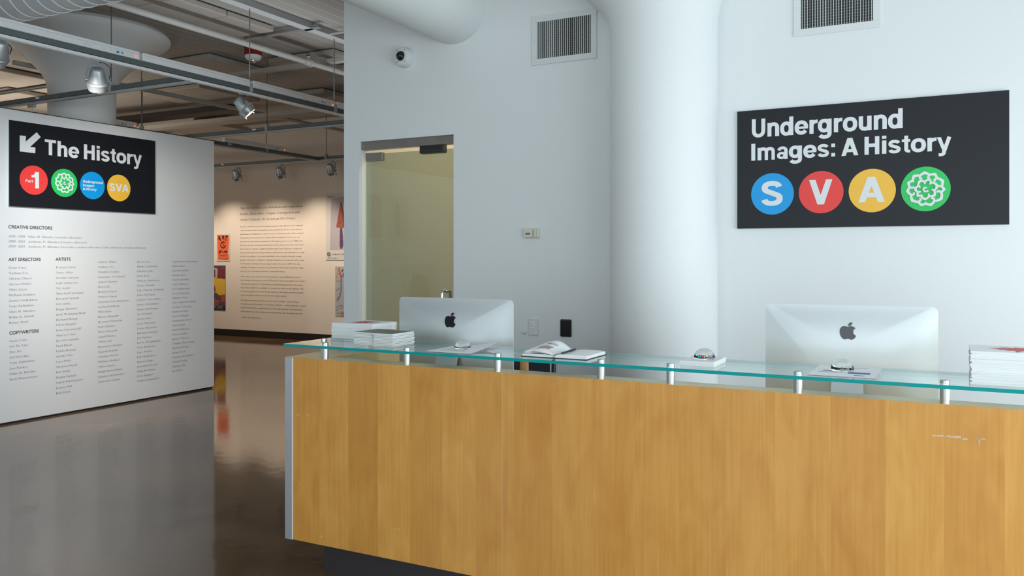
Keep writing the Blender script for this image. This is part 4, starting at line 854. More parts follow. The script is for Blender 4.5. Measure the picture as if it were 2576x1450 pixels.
# thermostat, switch plate, tablet, small plug
c = onY(1340, 587, YW); r = thing('thermostat', 'beige thermostat on the wall right of the glass door', 'thermostat', (c.x, YW, c.z))
mb = MB(); mb.bbox(-.055, .06, -.006, 0, -.037, .037, .002); mb.build('back_plate', M['beige'], r)
mb = MB(); mb.bbox(-.06, .036, -.03, -.006, -.031, .034, .004); mb.bbox(.036, .055, -.018, -.006, -.034, .036, .003); mb.build('case', M['beige'], r)
mb = MB(); mb.bbox(-.042, -.006, -.0315, -.0295, -.011, .003, .0005); mb.build('display', mat('lcd_grey', (.17, .17, .14, 1), .3), r)
for i in range(7): mb = MB(); mb.box(.014, .024, -.0308, -.0298, .018 - i * .007, .021 - i * .007); mb.build('slot', M['dark'], r)
c = onY(1343, 823, YW); r = thing('switch_plate', 'white wall plate with three small buttons beside the black panel', 'switch', (c.x, YW, c.z))
mb = MB(); mb.bbox(-.036, .036, -.010, 0, -.058, .058, .0015); mb.build('plate', M['white_pl'], r)
for z in (.028, .011, -.006): mb = MB(); mb.bbox(-.012, .012, -.013, -.009, z - .005, z + .005, .001); mb.build('button', M['paper'], r)
mb = MB(); mb.bbox(.012, .026, -.012, -.009, -.046, -.03, .0008); mb.build('small_button', M['paper'], r)
c = onY(1424.5, 826.5, YW); r = thing('wall_panel', 'small black touch panel mounted on the wall left of the column', 'panel', (c.x, YW, c.z))
mb = MB(); mb.bbox(-.0415, .0415, -.014, 0, -.058, .062, .006); mb.build('case', M['black'], r)
mb = MB(); mb.bbox(-.037, .037, -.0150, -.0135, -.053, .052, .0006); mb.build('screen', M['screen'], r)
c = onY(1320, 836, YW); r = tag((lambda m: m.build('wall_hook', M['white_pl'], None, 50))(MB().lathe([(.013, 0), (.014, .008), (.010, .018), (0, .021)], 16, Matrix.Translation(c) @ Mx)), 'tiny white adhesive hook left of the switch plate', 'hook')

# ------------------------------------------------------------------ reception desk
YD = 2.963; ZT = .99; XD0 = -2.742; XD1 = .95; ZB = .152
desk = thing('reception_desk', 'long maple reception desk with aluminium corner and dark recessed plinth', 'desk', (-.9, 3.4, 0))
def dpart(mb, name, m, parent=desk, **k):
    o = mb.build(name, m, parent, **k)
    if parent is desk: o.matrix_parent_inverse = Matrix.Translation(desk.location).inverted()
    return o
fp = dpart(MB().box(-2.695, XD1, YD + .004, YD + .090, ZB, ZT - .0016), 'front_panel', mat('panel_core', (.82, .66, .42, 1), .6))
bnd = [735, 803, 876, 951, 1031, 1112, 1197, 1263, 1293, 1390, 1491, 1597, 1709, 1827, 1950, 2009, 2090, 2228, 2375, 2527, 2700, 2880]
tone = [(.94, .90, .80), (1.0, 1.0, .98), (.88, .84, .74), (1.0, 1.0, .98), (.90, .85, .74), (1.0, .99, .94), (.92, .88, .80), (.97, .95, .92), (.93, .88, .80), (.97, .95, .90), (.96, .93, .88), (.97, .94, .90), (.96, .94, .88), (.98, .96, .90), (1.0, .99, .93), (.97, .94, .88), (.93, .87, .78), (1.03, 1.04, 1.02), (.95, .90, .82), (1.03, 1.02, .98), (1, .98, .93)]
for i in range(len(bnd) - 1):
    xa = onY(bnd[i], 1000, YD).x; xb = min(XD1, onY(bnd[i + 1], 1000, YD).x)
    if xb <= xa + .01: break
    o = MB().box(xa + (.0007 if bnd[i] == 1263 else 0), xb - (.0007 if bnd[i + 1] == 1263 else 0), YD, YD + .0045, ZB, ZT).build('veneer_strip', M['veneer'], fp)
    t = tone[i % len(tone)]; o.color = (t[0], t[1], t[2], 1)
dpart(MB().bbox(XD0, -2.697, YD - .002, YD + .06, ZB - .003, ZT - .001, .002), 'corner_post', M['alu'])
dpart(MB().box(-2.697, -2.694, YD - .0025, YD - .0002, ZB, ZT - .001), 'edge_trim', M['paper'])
led = dpart(MB().box(XD0, XD1, YD + .0046, YD + .095, ZT - .0015, ZT), 'ledge_top', M['ledge'])
dpart(MB().box(XD0, -2.55, YD + .0951, 3.69, ZT - .0015, ZT), 'wing_top', M['ledge'])
dpart(MB().box(XD0 + .002, -2.55, YD + .091, 3.69, ZB, ZT - .0016), 'end_wing', M['wood_in'])
dpart(MB().box(XD0 + .17, XD1, YD + .075, YD + .095, 0, ZB), 'plinth', M['plinth'])
dpart(MB().box(XD0 + .17, XD0 + .19, YD + .095, 3.6, 0, ZB), 'plinth_side', M['plinth'])
dpart(MB().bbox(-2.549, XD1, YD + .0951, 3.98, .705, .74, .002), 'worktop', M['ledge'])
for xx in (-2.0, -.9, .3): dpart(MB().box(xx, xx + .02, YD + .2, 3.9, 0, .705), 'support_panel', M['wood_in'])
dpart(MB().bbox(XD0 + .004, XD0 + .03, YD + .004, YD + .03, ZB - .012, ZB - .003, .002), 'corner_foot', mat('blue_foot', (.03, .06, .1, 1), .5))
xs = onY(1263, 1000, YD).x; MB().box(xs - .0007, xs + .0007, YD + .0001, YD + .004, ZB, ZT).build('seam_strip', mat('seam_filler', (.74, .56, .34, 1), .5), fp)
# pale dry scuffs on the front
sc_m = mat('pale_scuff', (.66, .47, .32, 1), .6)
for (u, v, w, h_) in ((2360, 1096, 34, 5), (2400, 1099, 44, 7), (2425, 1104, 22, 5), (2468, 1104, 22, 4), (2463, 1116, 3, 24), (755, 1217, 7, 3), (809, 1352, 4, 7), (1000, 1331, 16, 2), (750, 1044, 9, 2), (773, 1044, 10, 2)):
    a = onY(u - w / 2, v, YD); b = onY(u + w / 2, v, YD); hz = onY(u, v - h_ / 2, YD).z - onY(u, v + h_ / 2, YD).z; n = 9; pts = []
    for k in range(n): pts.append((a.x + (b.x - a.x) * k / (n - 1), a.z + hz * (.5 + random.uniform(-.3, .3) if 0 < k < n - 1 else .1)))
    for k in range(n - 1, -1, -1): pts.append((a.x + (b.x - a.x) * k / (n - 1), a.z - hz * (random.uniform(0, .5) if 0 < k < n - 1 else 0.05)))
    mb = MB(); poly(mb, Frame((0, YD, 0), (1, 0, 0)), pts, .0004); mb.build('scuff', sc_m, fp)

# glass counter on steel standoffs
ZG = 1.054; TG = .012; YG0 = 2.934; YG1 = 3.285
gc = thing('glass_counter', 'clear glass shelf with teal edge raised on steel standoffs above the desk', 'glass shelf', (-.9, 3.1, ZG - TG))
def gpart(mb, name, m, parent=gc, **k):
    o = mb.build(name, m, parent, **k)
    if parent is gc: o.matrix_parent_inverse = Matrix.Translation(gc.location).inverted()
    return o
mb = MB(); pts = [(-2.724, YG0), (XD1, YG0), (XD1, YG1), (-2.455, YG1), (-2.455, 3.5), (-2.724, 3.5)]
n = len(pts); vs = [(x, y, ZG - TG) for x, y in pts] + [(x, y, ZG) for x, y in pts]
mb.add(vs, [(0, 1, 2, 3), (3, 4, 5, 0), (6, 9, 8, 7), (9, 6, 11, 10)]); mb.cur = 1
mb.f += [(i, (i + 1) % n, n + (i + 1) % n, n + i) for i in range(n)]; mb.mi += [1] * n
gpart(mb, 'glass_top', [M['glass'], M['glass_edge']])
px = [818.5, 1023.5, 1252.5, 1512, 1687, 2007.5, 2377]
posts = [(onY(u, 900, 2.985).x, 2.985) for u in px] + [(onY(2760, 900, 2.985).x, 2.985), (-2.66, 3.14), (-2.66, 3.46)]
for x, y in posts:
    if x > XD1 - .05: continue
    mb = MB(); mb.lathe([(.0145, ZT), (.0145, ZG - TG - .0005)], 24, Matrix.Translation((x, y, 0))); s = gpart(mb, 'standoff', M['steel'], smooth=40)
    mb = MB(); mb.lathe([(.0145, ZG + .0003), (.0145, ZG + .009), (.0125, ZG + .0105), (0, ZG + .0105)], 24, Matrix.Translation((x, y, 0))); mb.build('cap', M['steel'], s, 40)
c = onY(1319, 915, 3.2); 
tag(MB().lathe([(.019, .741), (.019, 1.0395)], 20, Matrix.Translation((c.x, 3.2, 0))).build('wooden_pole', M['dowel'], None, 40), 'short round wooden pole standing under the glass by the left computer', 'pole')

# ------------------------------------------------------------------ computers
APPLE = [(925, 327), (935, 322), (947, 320), (960, 321), (975, 327), (987, 338), (977, 346), (970, 357), (967, 371), (971, 387), (980, 399), (993, 406), (988, 417), (980, 429), (970, 439), (957, 444), (943, 441), (931, 437), (919, 437), (908, 441), (897, 444), (884, 438), (873, 427), (864, 411), (857, 392), (855, 370), (858, 350), (866, 334), (878, 325), (893, 321), (907, 323)]
LEAF = [(927, 318), (926, 306), (933, 294), (944, 287), (960, 284), (959, 296), (952, 308), (941, 316)]
def computer(label, x, y, rz):
    r = thing('desktop_computer', label, 'computer', (x, y, .74), rz)
    w, h = .325, .242; zc = .516 - h; rc = .022
    def ring(s, d):
        pts = []
        rr = max(rc * s, .001) + (1 - s) * .16
        W2, H2 = w * s, h * s; rr = min(rr, W2, H2)
        for cx, cz, a0 in ((W2 - rr, H2 - rr, 0), (-W2 + rr, H2 - rr, 90), (-W2 + rr, -H2 + rr, 180), (W2 - rr, -H2 + rr, 270)):
            for k in range(7): a = math.radians(a0 + 15 * k); pts.append((cx + rr * math.cos(a), d, zc + cz + rr * math.sin(a)))
        return pts
    S = [1, 1, .985, .96, .92, .86, .79, .71, .62, .53, .44, .35, .26, .17, .08]
    V = []; Fc = []; n = 28
    def dep(x, z):
        p = lambda q: max(0.0, 1 - min(1, abs(q)) ** 2.4) ** .8
        return -.004 - .041 * p(x / w) * p((z - zc) / h)
    for i, s in enumerate(S):
        V += [(q[0], 0 if i == 0 else dep(q[0], q[2]), q[2]) for q in ring(s, 0)]
    for i in range(len(S) - 1):
        for k in range(n): k2 = (k + 1) % n; Fc.append((i * n + k, i * n + k2, (i + 1) * n + k2, (i + 1) * n + k))
    Fc += [tuple(range(n)), tuple((len(S) - 1) * n + k for k in range(n - 1, -1, -1))]
    mb = MB(); mb.add(V, Fc); mb.build('back_shell', M['imac'], r, 50)
    mb = MB(); mb.box(-w + .012, w - .012, .0005, .0035, zc - h + .07, zc + h - .012); mb.build('screen', M['screen'], r)
    k = .062 / 138; F = Frame((0, -.0366, .412), (1, 0, 0), (0, .157, 1)); zz = 0
    mb = MB()
    for P in (APPLE, LEAF): poly(mb, F, [((q[0] - 924) * k, zz - (q[1] - 370) * k * .98) for q in P], .0012)
    mb.build('fruit_logo', M['black_gloss'], r)
    # stand: sloping neck with a hinge slot, and a foot
    mb = MB(); t = .006
    pr = [(-.040, .262), (-.060, .258), (-.082, .20), (-.120, .05), (-.150, .008), (-.150, .0), (-.143, .0), (-.112, .05), (-.074, .20), (-.055, .248), (-.040, .250)]
    a, b = .0575, .066
    V = []; 
    for s in (-1, 1):
        for (yy, zz_) in pr: V.append((s * (a + (b - a) * (1 - zz_ / .262)), yy, zz_))
    m = len(pr); Fc = [tuple(range(m)), tuple(range(2 * m - 1, m - 1, -1))] + [(i, (i + 1) % m, m + (i + 1) % m, m + i) for i in range(m)]
    mb.add(V, Fc); mb.build('neck', M['imac'], r, 30)
    mb = MB(); mb.box(-.064, .064, -.0465, -.0405, .262, .268); mb.build('hinge_slot', M['dark'], r)
    mb = MB(); mb.bbox(-.098, .098, -.15, .045, 0, .005, .002); mb.build('foot', M['imac'], r)
    return r
computer('silver desktop computer seen from behind, in front of the glass door', -2.104, 3.42, math.radians(-2.2))
computer('silver desktop computer seen from behind, below the wide black sign', -.38, 3.66, math.radians(2.5))

# ------------------------------------------------------------------ things on the glass
def magazine(name, x0, x1, y0, y1, z, t, cover, label, group, dx=0, dy=0, rz=0):
    w, l = (x1 - x0) / 2, (y1 - y0) / 2
    o = thing(name, label, 'magazine' if name == 'magazine' else 'booklet', ((x0 + x1) / 2 + dx, (y0 + y1) / 2 + dy, z), rz, group)
    mb = MB(); c = min(.0004, t * .12)
    mb.box(-w + .0008, w - .0008, -l + .0008, l - .0008, c, t - c); mb.build('pages', M['pages'], o)
    mb = MB(); mb.box(-w, w, -l, l, t - c, t - .00004); mb.box(-w, w, -l, l, 0.00004, c); mb.build('cover', cover, o)
    return o
def stack(name, x0, x1, y0, y1, n, t, cover, label, group, toplabel, seed, tw=.012):
    random.seed(seed); top = None
    for i in range(n):
        top = magazine(name, x0, x1, y0, y1, ZG + .0002 + i * t, t, cover, label if i < n - 1 else toplabel, group, random.uniform(-.003, .003), random.uniform(-.003, .003), random.uniform(-tw, tw))
    return top, ZG + n * t
def splash(top, w, l, t, seed):
    random.seed(seed); pts = []
    for k in range(26):
        a = 2 * PI * k / 26; rr = (.9 if k % 2 else .45) * random.uniform(.7, 1.15); pts.append((w * .80 * rr * math.cos(a), l * .95 * rr * math.sin(a)))
    mb = MB(); F = Frame((0, 0, t), (1, 0, 0), (0, 1, 0)); poly(mb, F, pts, .0003); o = mb.build('red_splash', M['red_ink'], top)
top, z = stack('magazine', -2.716, -2.470, 3.26, 3.465, 20, .0037, M['paper'], 'white magazine inside the tall stack at the left end of the glass', 'magazines in the tall stack at the left end', 'topmost magazine with a red splash cover, tall stack at the left end', 1)
splash(top, .123, .10, .0037, 5)
top, z = stack('booklet', -2.418, -2.306, 3.055, 3.235, 9, .0064, M['cover_green'], 'small green-covered booklet inside the short stack touching the tall magazines', 'booklets in the short stack beside the tall magazines', 'topmost green booklet of the short stack touching the tall magazines', 2, .015)
top, z = stack('booklet', -2.300, -2.193, 3.045, 3.215, 9, .0064, M['cover_green'], 'small green-covered booklet inside the short stack nearest the left computer', 'booklets in the short stack nearest the left computer', 'topmost green booklet of the short stack nearest the left computer', 3, .012)
top, z = stack('magazine', .045, .325, 2.995, 3.21, 28, .0037, M['paper'], 'white magazine inside the thick stack at the right end of the glass', 'magazines in the thick stack at the right end', 'topmost magazine with a red splash cover, thick stack at the right end', 4)
splash(top, .14, .105, .0037, 9)

def sheet(label, x0, x1, y0, y1, z, rz=0, curl=0.0, prints=()):
    o = thing('paper_sheet', label, 'paper', ((x0 + x1) / 2, (y0 + y1) / 2, z), rz); w, l = (x1 - x0) / 2, (y1 - y0) / 2; N = 14
    V = []; Fc = []
    def hgt(a, b): return curl * max(0, (a + b - .9)) ** 2 * 2.2
    for j in range(N + 1):
        for i in range(N + 1):
            a, b = i / N, j / N; V.append((-w + 2 * w * a, -l + 2 * l * b, .0003 + hgt(a, b)))
    V2 = [(x, y, z_ - .0003) for x, y, z_ in V]; m = (N + 1) ** 2
    for j in range(N):
        for i in range(N): q = j * (N + 1) + i; Fc += [(q, q + 1, q + N + 2, q + N + 1), (m + q + N + 1, m + q + N + 2, m + q + 1, m + q)]
    mb = MB(); mb.add(V + V2, Fc); mb.build('sheet', M['paper'], o, 60)
    F = Frame((0, 0, 0), (1, 0, 0), (0, 1, 0))
    for (a0, a1, b0, b1, m_) in prints:
        mb = MB(); slab(mb, F, -w + 2 * w * a0, -w + 2 * w * a1, -l + 2 * l * b0, -l + 2 * l * b1, .0004, .0006); mb.build('print', m_, o)
    return o
grey_ink = mat('grey_ink', (.30, .31, .34, 1), .6); blue_ink = mat('blue_ink', (.10, .16, .42, 1), .6); lines_m = mat('pale_text', (.50, .52, .55, 1), .7)
pale = [(.12, .12 + .76 * random.uniform(.7, 1), .2 + k * .05, .215 + k * .05, lines_m) for k in range(11)]
sheet('lower loose white sheet under the dome left of the notebook', -1.975, -1.755, 2.965, 3.232, ZG + .0003, .03)
sheet('upper printed sheet with a lifted corner under the dome left of the notebook', -1.970, -1.752, 2.962, 3.230, ZG + .0012, -.015, .012, pale)
sheet('lower white sheet of the pair below the right-hand computer', -.435, -.224, 2.972, 3.268, ZG + .0003, -.02)
sheet('printed sheet with grey and blue blocks on the pair below the right-hand computer', -.437, -.226, 2.975, 3.268, ZG + .0010, 0, 0, [(.15, .48, .42, .52, grey_ink), (.55, .88, .30, .44, blue_ink), (.2, .8, .84, .87, grey_ink), (.66, .82, .14, .19, blue_ink), (.1, .42, .36, .38, lines_m), (.1, .42, .32, .34, lines_m)])
def dome(label, x, y, z, R, hgt, base_print=True):
    o = thing('paperweight', label, 'paperweight', (x, y, z))
    prof = [(R * .93, 0), (R, .004)] + [(R * math.cos(a), .004 + hgt * math.sin(a)) for a in [k * PI / 28 for k in range(1, 14)]] + [(0, .004 + hgt)]
    mb = MB(); mb.lathe(prof, 48); 
    mb.build('crystal_dome', M['crystal'], o, 60)
    return o
dome('clear crystal dome paperweight on the papers left of the open notebook', -1.876, 3.115, ZG + .0022, .036, .036)
d = dome('clear crystal dome paperweight on the small white book, between notebook and right computer', -.822, 3.105, ZG + .0176, .039, .038)
mb = MB(); mb.box(-.016, .016, -.0412, -.0402, .008, .018); mb.build('label_strip', M['sign'], d)
for i, m_ in enumerate(('s_grn', 's_blue', 's_red', 's_yel')): mb = MB(); disc(mb, Frame((0, -.0413, .013), (1, 0, 0)), -.0115 + i * .0077, 0, .0034, 0, .0005, 12); mb.build('label_dot', M[m_], d)
dome('clear crystal dome paperweight on the sheets in front of the right computer', -.3445, 3.13, ZG + .0017, .039, .038)
for i in range(2):
    magazine('booklet', -.893, -.768, 3.03, 3.215, ZG + .0002 + i * .0086, .0084, M['paper'], ('lower', 'upper')[i] + ' small white book beneath the dome with the coloured label', 'small white books beneath the labelled dome')
# open notebook
nb = thing('notebook', 'open white-paged notebook with black cover lying on the glass', 'notebook', (-1.393, 3.105, ZG + .0002))
mb = MB(); mb.bbox(-.142, .142, -.104, .104, 0, .002, .0006); mb.build('cover', M['black'], nb)
mb = MB(); mb.prism([(.004, .0022), (.138, .0022), (.138, .014), (.11, .0165), (.04, .017), (.012, .013)], 'y', -.101, .101); mb.build('page_block', M['paper'], nb, 30)
mb = MB(); mb.prism([(-.004, .0022), (-.012, .010), (-.04, .0125), (-.11, .011), (-.136, .010), (-.138, .0022)], 'y', -.101, .101); mb.build('page_block', M['pages'], nb, 30)
def leaf(z0, lift, name, m, pr=False):
    V = []; N = 16; K = 8
    for j in range(K + 1):
        b = j / K
        for i in range(N + 1):
            a = i / N; x = -.006 - .128 * a + .010 * lift * a * b
            z = z0 + .006 * math.sin(PI * min(1, a * 1.3)) + lift * (.042 * math.sin(PI * (a ** 1.1) * .72) * (.25 + .75 * b))
            V.append((x, -.10 + .20 * b, z))
    Fc = [(j * (N + 1) + i, j * (N + 1) + i + 1, (j + 1) * (N + 1) + i + 1, (j + 1) * (N + 1) + i) for j in range(K) for i in range(N)]
    mb = MB(); mb.add(V, Fc); o = mb.build(name, m, nb, 70); s = o.modifiers.new('thick', 'SOLIDIFY'); s.thickness = .0003; return V, N, K
leaf(.0115, .18, 'loose_page', M['paper']); leaf(.0120, .45, 'loose_page', M['paper']); Vt, N, K = leaf(.0125, .80, 'printed_page', M['paper'])
F = Frame((0, 0, 0), (1, 0, 0), (0, 1, 0))
def on_leaf(i0, i1, j0, j1, m, nm):
    V = [(x, y, z + .0006) for x, y, z in Vt]; Fc = [(j * (N + 1) + i, j * (N + 1) + i + 1, (j + 1) * (N + 1) + i + 1, (j + 1) * (N + 1) + i) for j in range(j0, j1) for i in range(i0, i1)]
    mb = MB(); mb.add(V, Fc); mb.build(nm, m, nb, 70)
collage = mat('collage_print', (.45, .30, .30, 1), .6, var=.9, vscale=90); on_leaf(5, 12, 2, 4, collage, 'picture_print'); on_leaf(5, 9, 5, 6, lines_m, 'title_print'); on_leaf(9, 11, 5, 6, grey_ink, 'title_print')
pen = thing('pen', 'black pen lying across the gutter of the open notebook', 'pen', (-1.355, 3.065, ZG + .0235), math.radians(2))
mb = MB(); mb.cyl((0, -.068, -.001), (0, .01, 0), .0042, 14); mb.cyl((0, -.078, -.0012), (0, -.068, -.001), .0015, 12, .0042); mb.build('barrel', M['black'], pen, 40)
mb = MB(); mb.cyl((0, .0102, 0), (0, .070, .001), .0050, 14); mb.build('cap', M['black'], pen, 40)
mb = MB(); mb.bbox(-.0013, .0013, .03, .068, .0050, .0066, .0004); mb.build('clip', M['lamp_dark'], pen)

# ------------------------------------------------------------------ office chair behind the desk
ch = thing('office_chair', 'black mesh office chair behind the desk, right of the left computer', 'chair', (-2.30, 4.22, 0), math.radians(4))
mb = MB(); mb.bbox(-.24, .24, -.26, .22, .45, .50, .02); mb.build('seat', M['mesh_black'], ch)
mb = MB(); mb.bbox(-.215, .215, .245, .255, .56, .875, .004); mb.build('backrest_mesh', M['mesh_black'], ch)
mb = MB(); mb.tube([(-.235, .25, .58), (-.24, .25, .84), (-.225, .25, .882), (-.18, .25, .892), (0, .25, .896), (.18, .25, .892), (.225, .25, .882), (.24, .25, .84), (.235, .25, .58), (.18, .25, .55), (-.18, .25, .55)], .014, 10, True)
mb.lathe([(.022, -.03), (.022, .03)], 20, Matrix.Translation((.236, .25, .874)) @ Mx); mb.build('backrest_frame', M['black'], ch, 50)
for s in (-1, 1):
    mb = MB(); mb.tube([(s * .22, .05, .46), (s * .29, .05, .48), (s * .30, .03, .64)], .014, 10); mb.bbox(s * .30 - .035, s * .30 + .035, -.12, .12, .64, .66, .008); mb.build('armrest', M['black'], ch, 40)
mb = MB(); mb.cyl((0, 0, .11), (0, 0, .45), .028, 16); mb.tube([(0, .1, .44), (0, .24, .47), (0, .262, .6)], .02, 8); mb.build('post', M['black'], ch, 40)
for k in range(5):
    a = 2 * PI * k / 5; mb = MB(); mb.tube([(0, 0, .12), (.15 * math.cos(a), .15 * math.sin(a), .105), (.29 * math.cos(a), .29 * math.sin(a), .075)], .018, 8); lg = mb.build('base_leg', M['black'], ch, 40)
    mb = MB(); mb.lathe([(.028, -.02), (.028, .02)], 16, Matrix.Translation((.29 * math.cos(a), .29 * math.sin(a), .03)) @ Matrix.Rotation(PI / 2, 4, 'X')); mb.build('caster', M['black'], lg, 40)

# ------------------------------------------------------------------ gallery ceiling: tracks, rods, strip lights, panels, pipes
ZK = 2.98      # underside of the lighting tracks
def track(label, axis, c, a0, a1, rods, main=False, tags=(), top=H):
    """axis 'y': runs along y at x=c; axis 'x': runs along x at y=c"""
    r = thing('lighting_track', label, 'track', (0, 0, 0), 0, 'suspended lighting tracks')
    w = .0205; m = M['galv']
    def bx(mb, p0, p1, q0, q1, z0, z1, b=.001):
        if axis == 'y': mb.bbox(c + q0, c + q1, p0, p1, z0, z1, b)
        else: mb.bbox(p0, p1, c + q0, c + q1, z0, z1, b)
    zr = .026
    mb = MB(); bx(mb, a0, a1, -w * .92, w * .92, ZK, ZK + zr - .004); mb.build('track_rail', M['track_white'] if main else M['track_grey'], r)
    mb = MB(); bx(mb, a0, a1, -w * .8, w * .8, ZK + zr - .004, ZK + zr); mb.build('rail_joint', M['dark'], r)
    mb = MB(); bx(mb, a0, a1, -w, w, ZK + zr, ZK + zr + .044); mb.build('strut', m, r)
    for p in rods:
        mb = MB(); P = (c, p) if axis == 'y' else (p, c)
        mb.cyl((P[0], P[1], ZK + zr + .03), (P[0], P[1], top), .005, 8); mb.build('rod', m, r, 50)
        mb = MB(); bx(mb, p - .02, p + .02, -w - .004, w + .004, ZK + zr - .002, ZK + zr + .082, .002); mb.build('bracket', M['track_grey'], r)
    for p in tags: mb = MB(); s = 1 if axis == 'y' else -1; bx(mb, p - .03, p + .03, *((w, w + .0015) if axis == 'y' else (-w - .0015, -w)), ZK + zr + .016, ZK + zr + .036, .0004); mb.build('tag_plate', M['track_white'], r)
    return r
XM = -5.87
track('main lighting track running from the top left towards the glass door wall', 'y', XM, 1.2, 10.42, (2.25, 3.45, 5.87, 7.09, 8.3, 9.5), True, top=3.79)
track('crossing lighting track passing in front of the flared column', 'x', 5.23, -12.5, XM - .021, (onY(280, 200, 5.23).x,), tags=(onY(99, 242, 5.23).x,))
track('crossing lighting track over the partition end, third row', 'x', 7.76, -13, -4.3, (-9.72, -7.47, -5.2), tags=(onY(642, 323, 7.76).x,))
track('far lighting track parallel to the text wall, carrying three spotlights', 'x', 10.43, -15, -4.3, (onY(821, 390, 10.43).x, -12.5), tags=(onY(562, 412, 10.43).x,))
track('lengthwise lighting track behind the partition top', 'y', -8.97, 5.25, 10.41, (6.9 + .25, 9.3), tags=(onX(575, 363, -8.97).y, ))
def strip_light(label, x, y0, y1, led=True):
    r = thing('strip_light', label, 'light fixture', (x, y0, ZK + .0705), 0, 'white strip housings on the tracks'); L_ = y1 - y0
    mb = MB(); mb.bbox(-.03, .03, 0, L_, 0, .066, .004); mb.build('housing', M['track_white'], r)
    mb = MB(); mb.box(.0298, .0306, .01, L_ - .01, .043, .045); mb.build('groove', M['track_grey'], r)
    if led:
        mb = MB(); mb.lathe([(.009, 0), (.006, .004), (0, .005)], 12, Matrix.Translation((.0301, L_ - .035, .02)) @ Matrix.Rotation(PI / 2, 4, 'Y')); mb.build('red_indicator', M['led'], r, 60)
        for q, w_, m_ in ((.09, .06, 'pages'), (.16, .035, 'track_grey'), (.20, .03, 's_blue'), (.26, .04, 'pages'), (.33, .06, 'pages'), (.46, .08, 'pages')):
            mb = MB(); mb.box(.0301, .0306, L_ - q - w_ * .5, L_ - q + w_ * .3, .012, .030); mb.build('sticker', M[m_], r)
strip_light('white strip housing with red indicator, on the main track above the near spotlight', XM, 3.47, 4.64)
strip_light('white strip housing on the main track, cut by the left picture edge', XM, 2.27, 3.43)
strip_light('white strip housing on the main track ending above the lit spotlight', XM, 4.672, 5.848, False)
strip_light('white strip housing on the main track nearest the glass door wall', XM, 5.892, 7.066)
strip_light('white strip housing on the main track beyond the wall edge', XM, 7.112, 8.28)
strip_light('white strip housing with red indicator peeking over the partition top', -8.97, onX(250, 300, -8.97).y, onX(341, 316, -8.97).y)
strip_light('grey-lit strip housing over the gap beside the partition', -8.97, onX(562, 350, -8.97).y, onX(716, 380, -8.97).y)

def spotlight(label, x, y, aim, power=0, track_axis='y', color=WARM, angle=60, drop=.135, scale=1.0, lit=False):
    """bell shaped track spotlight hanging from the track at x, y and pointing along aim"""
    r = thing('spotlight', label, 'spotlight', (x, y, ZK), 0, 'bell-shaped track spotlights'); d = Vector(aim).normalized()
    s = scale; cz = -drop * s
    B = Matrix.Translation((0, 0, cz)) @ (-d).to_track_quat('Z', 'Y').to_matrix().to_4x4()     # local +z points backwards
    body = MB(); body.lathe([(0, .098 * s), (.040 * s, .098 * s), (.047 * s, .092 * s), (.052 * s, .075 * s), (.066 * s, .01 * s), (.068 * s, -.01 * s)], 36, B); bo = body.build('body', M['lamp'], r, 35)
    for k in range(10):
        a = 2 * PI * k / 10; rr = .026 * s if k % 2 else .014 * s; mb = MB(); mb.lathe([(.0028 * s, .0982 * s), (.0028 * s, .099 * s)], 6, B @ Matrix.Translation((rr * math.cos(a), rr * math.sin(a), 0))); mb.build('vent_hole', M['dark'], bo)
    rim = MB(); rim.lathe([(.0705 * s, -.0095 * s), (.079 * s, -.014 * s), (.083 * s, -.026 * s), (.080 * s, -.034 * s), (.077 * s, -.036 * s), (.075 * s, -.05 * s), (.064 * s, -.082 * s), (.058 * s, -.084 * s), (.058 * s, -.07 * s)], 36, B); rim.build('rim', M['lamp_dark'] if not lit else M['lamp'], r, 35)
    ln = MB(); ln.lathe([(0, -.070 * s), (.057 * s, -.070 * s), (.057 * s, -.071 * s)], 24, B); ln.build('lens', M['glow'], r)
    for k in range(3):
        a = 2 * PI * k / 3 + .4; mb = MB(); Bk = B @ Matrix.Rotation(a, 4, 'Z'); mb.box(.058 * s, .066 * s, -.004, .004, -.102 * s, -.078 * s, Bk); mb.build('clip', M['chrome'], r)
    # yoke in the plane across the pointing direction
    side = Vector((-d.y, d.x, 0)).normalized() if abs(d.x) + abs(d.y) > .01 else Vector((1, 0, 0)); sd = side
    top = -.03 * s
    def Y_(a, z): return (sd.x * a, sd.y * a, z)
    mb = MB(); mb.tube([Y_(-.076 * s, cz), Y_(-.078 * s, cz + .045 * s), Y_(-.055 * s, top - .014), Y_(-.02 * s, top), Y_(.02 * s, top), Y_(.055 * s, top - .014), Y_(.078 * s, cz + .045 * s), Y_(.076 * s, cz)], .0045 * s, 8); mb.build('yoke', M['lamp_dark'], r, 60)
    for a in (-1, 1): mb = MB(); mb.cyl(Y_(a * .064 * s, cz), Y_(a * .084 * s, cz), .007 * s, 10); mb.build('pivot', M['chrome'], r, 40)
    mb = MB(); mb.cyl((0, 0, top - .002), (0, 0, -.001), .011, 12); mb.build('stem', M['red'] if lit else M['lamp_dark'], r, 40)
    mb = MB(); ax = (.055, .013) if track_axis == 'x' else (.013, .055); mb.bbox(-ax[0], ax[0], -ax[1], ax[1], -.014, -.0005, .002); mb.build('track_adapter', M['track_grey'], r)
    mb = MB(); q = [Y_(-.01, -.015), Y_(-.05 * s, -.022), Y_(-.088 * s, -.05), Y_(-.092 * s, cz + .05 * s), Y_(-.080 * s, cz + .015)]; mb.tube(q, .0035 * s, 6); mb.build('cable', M['black'], r, 60)
    if power:
        p = Vector((x, y, ZK + cz)) + d * .10 * s; L_ = spot('spot_beam', p, p + d, power, color, angle, 1.0, .03)
    return r
ya = onX(245, 185, XM - .0).y
spotlight('near silver spotlight on the main track in front of the flared column', XM, ya, (-.45, .35, -1.0), 60, scale=1.0, drop=.16)
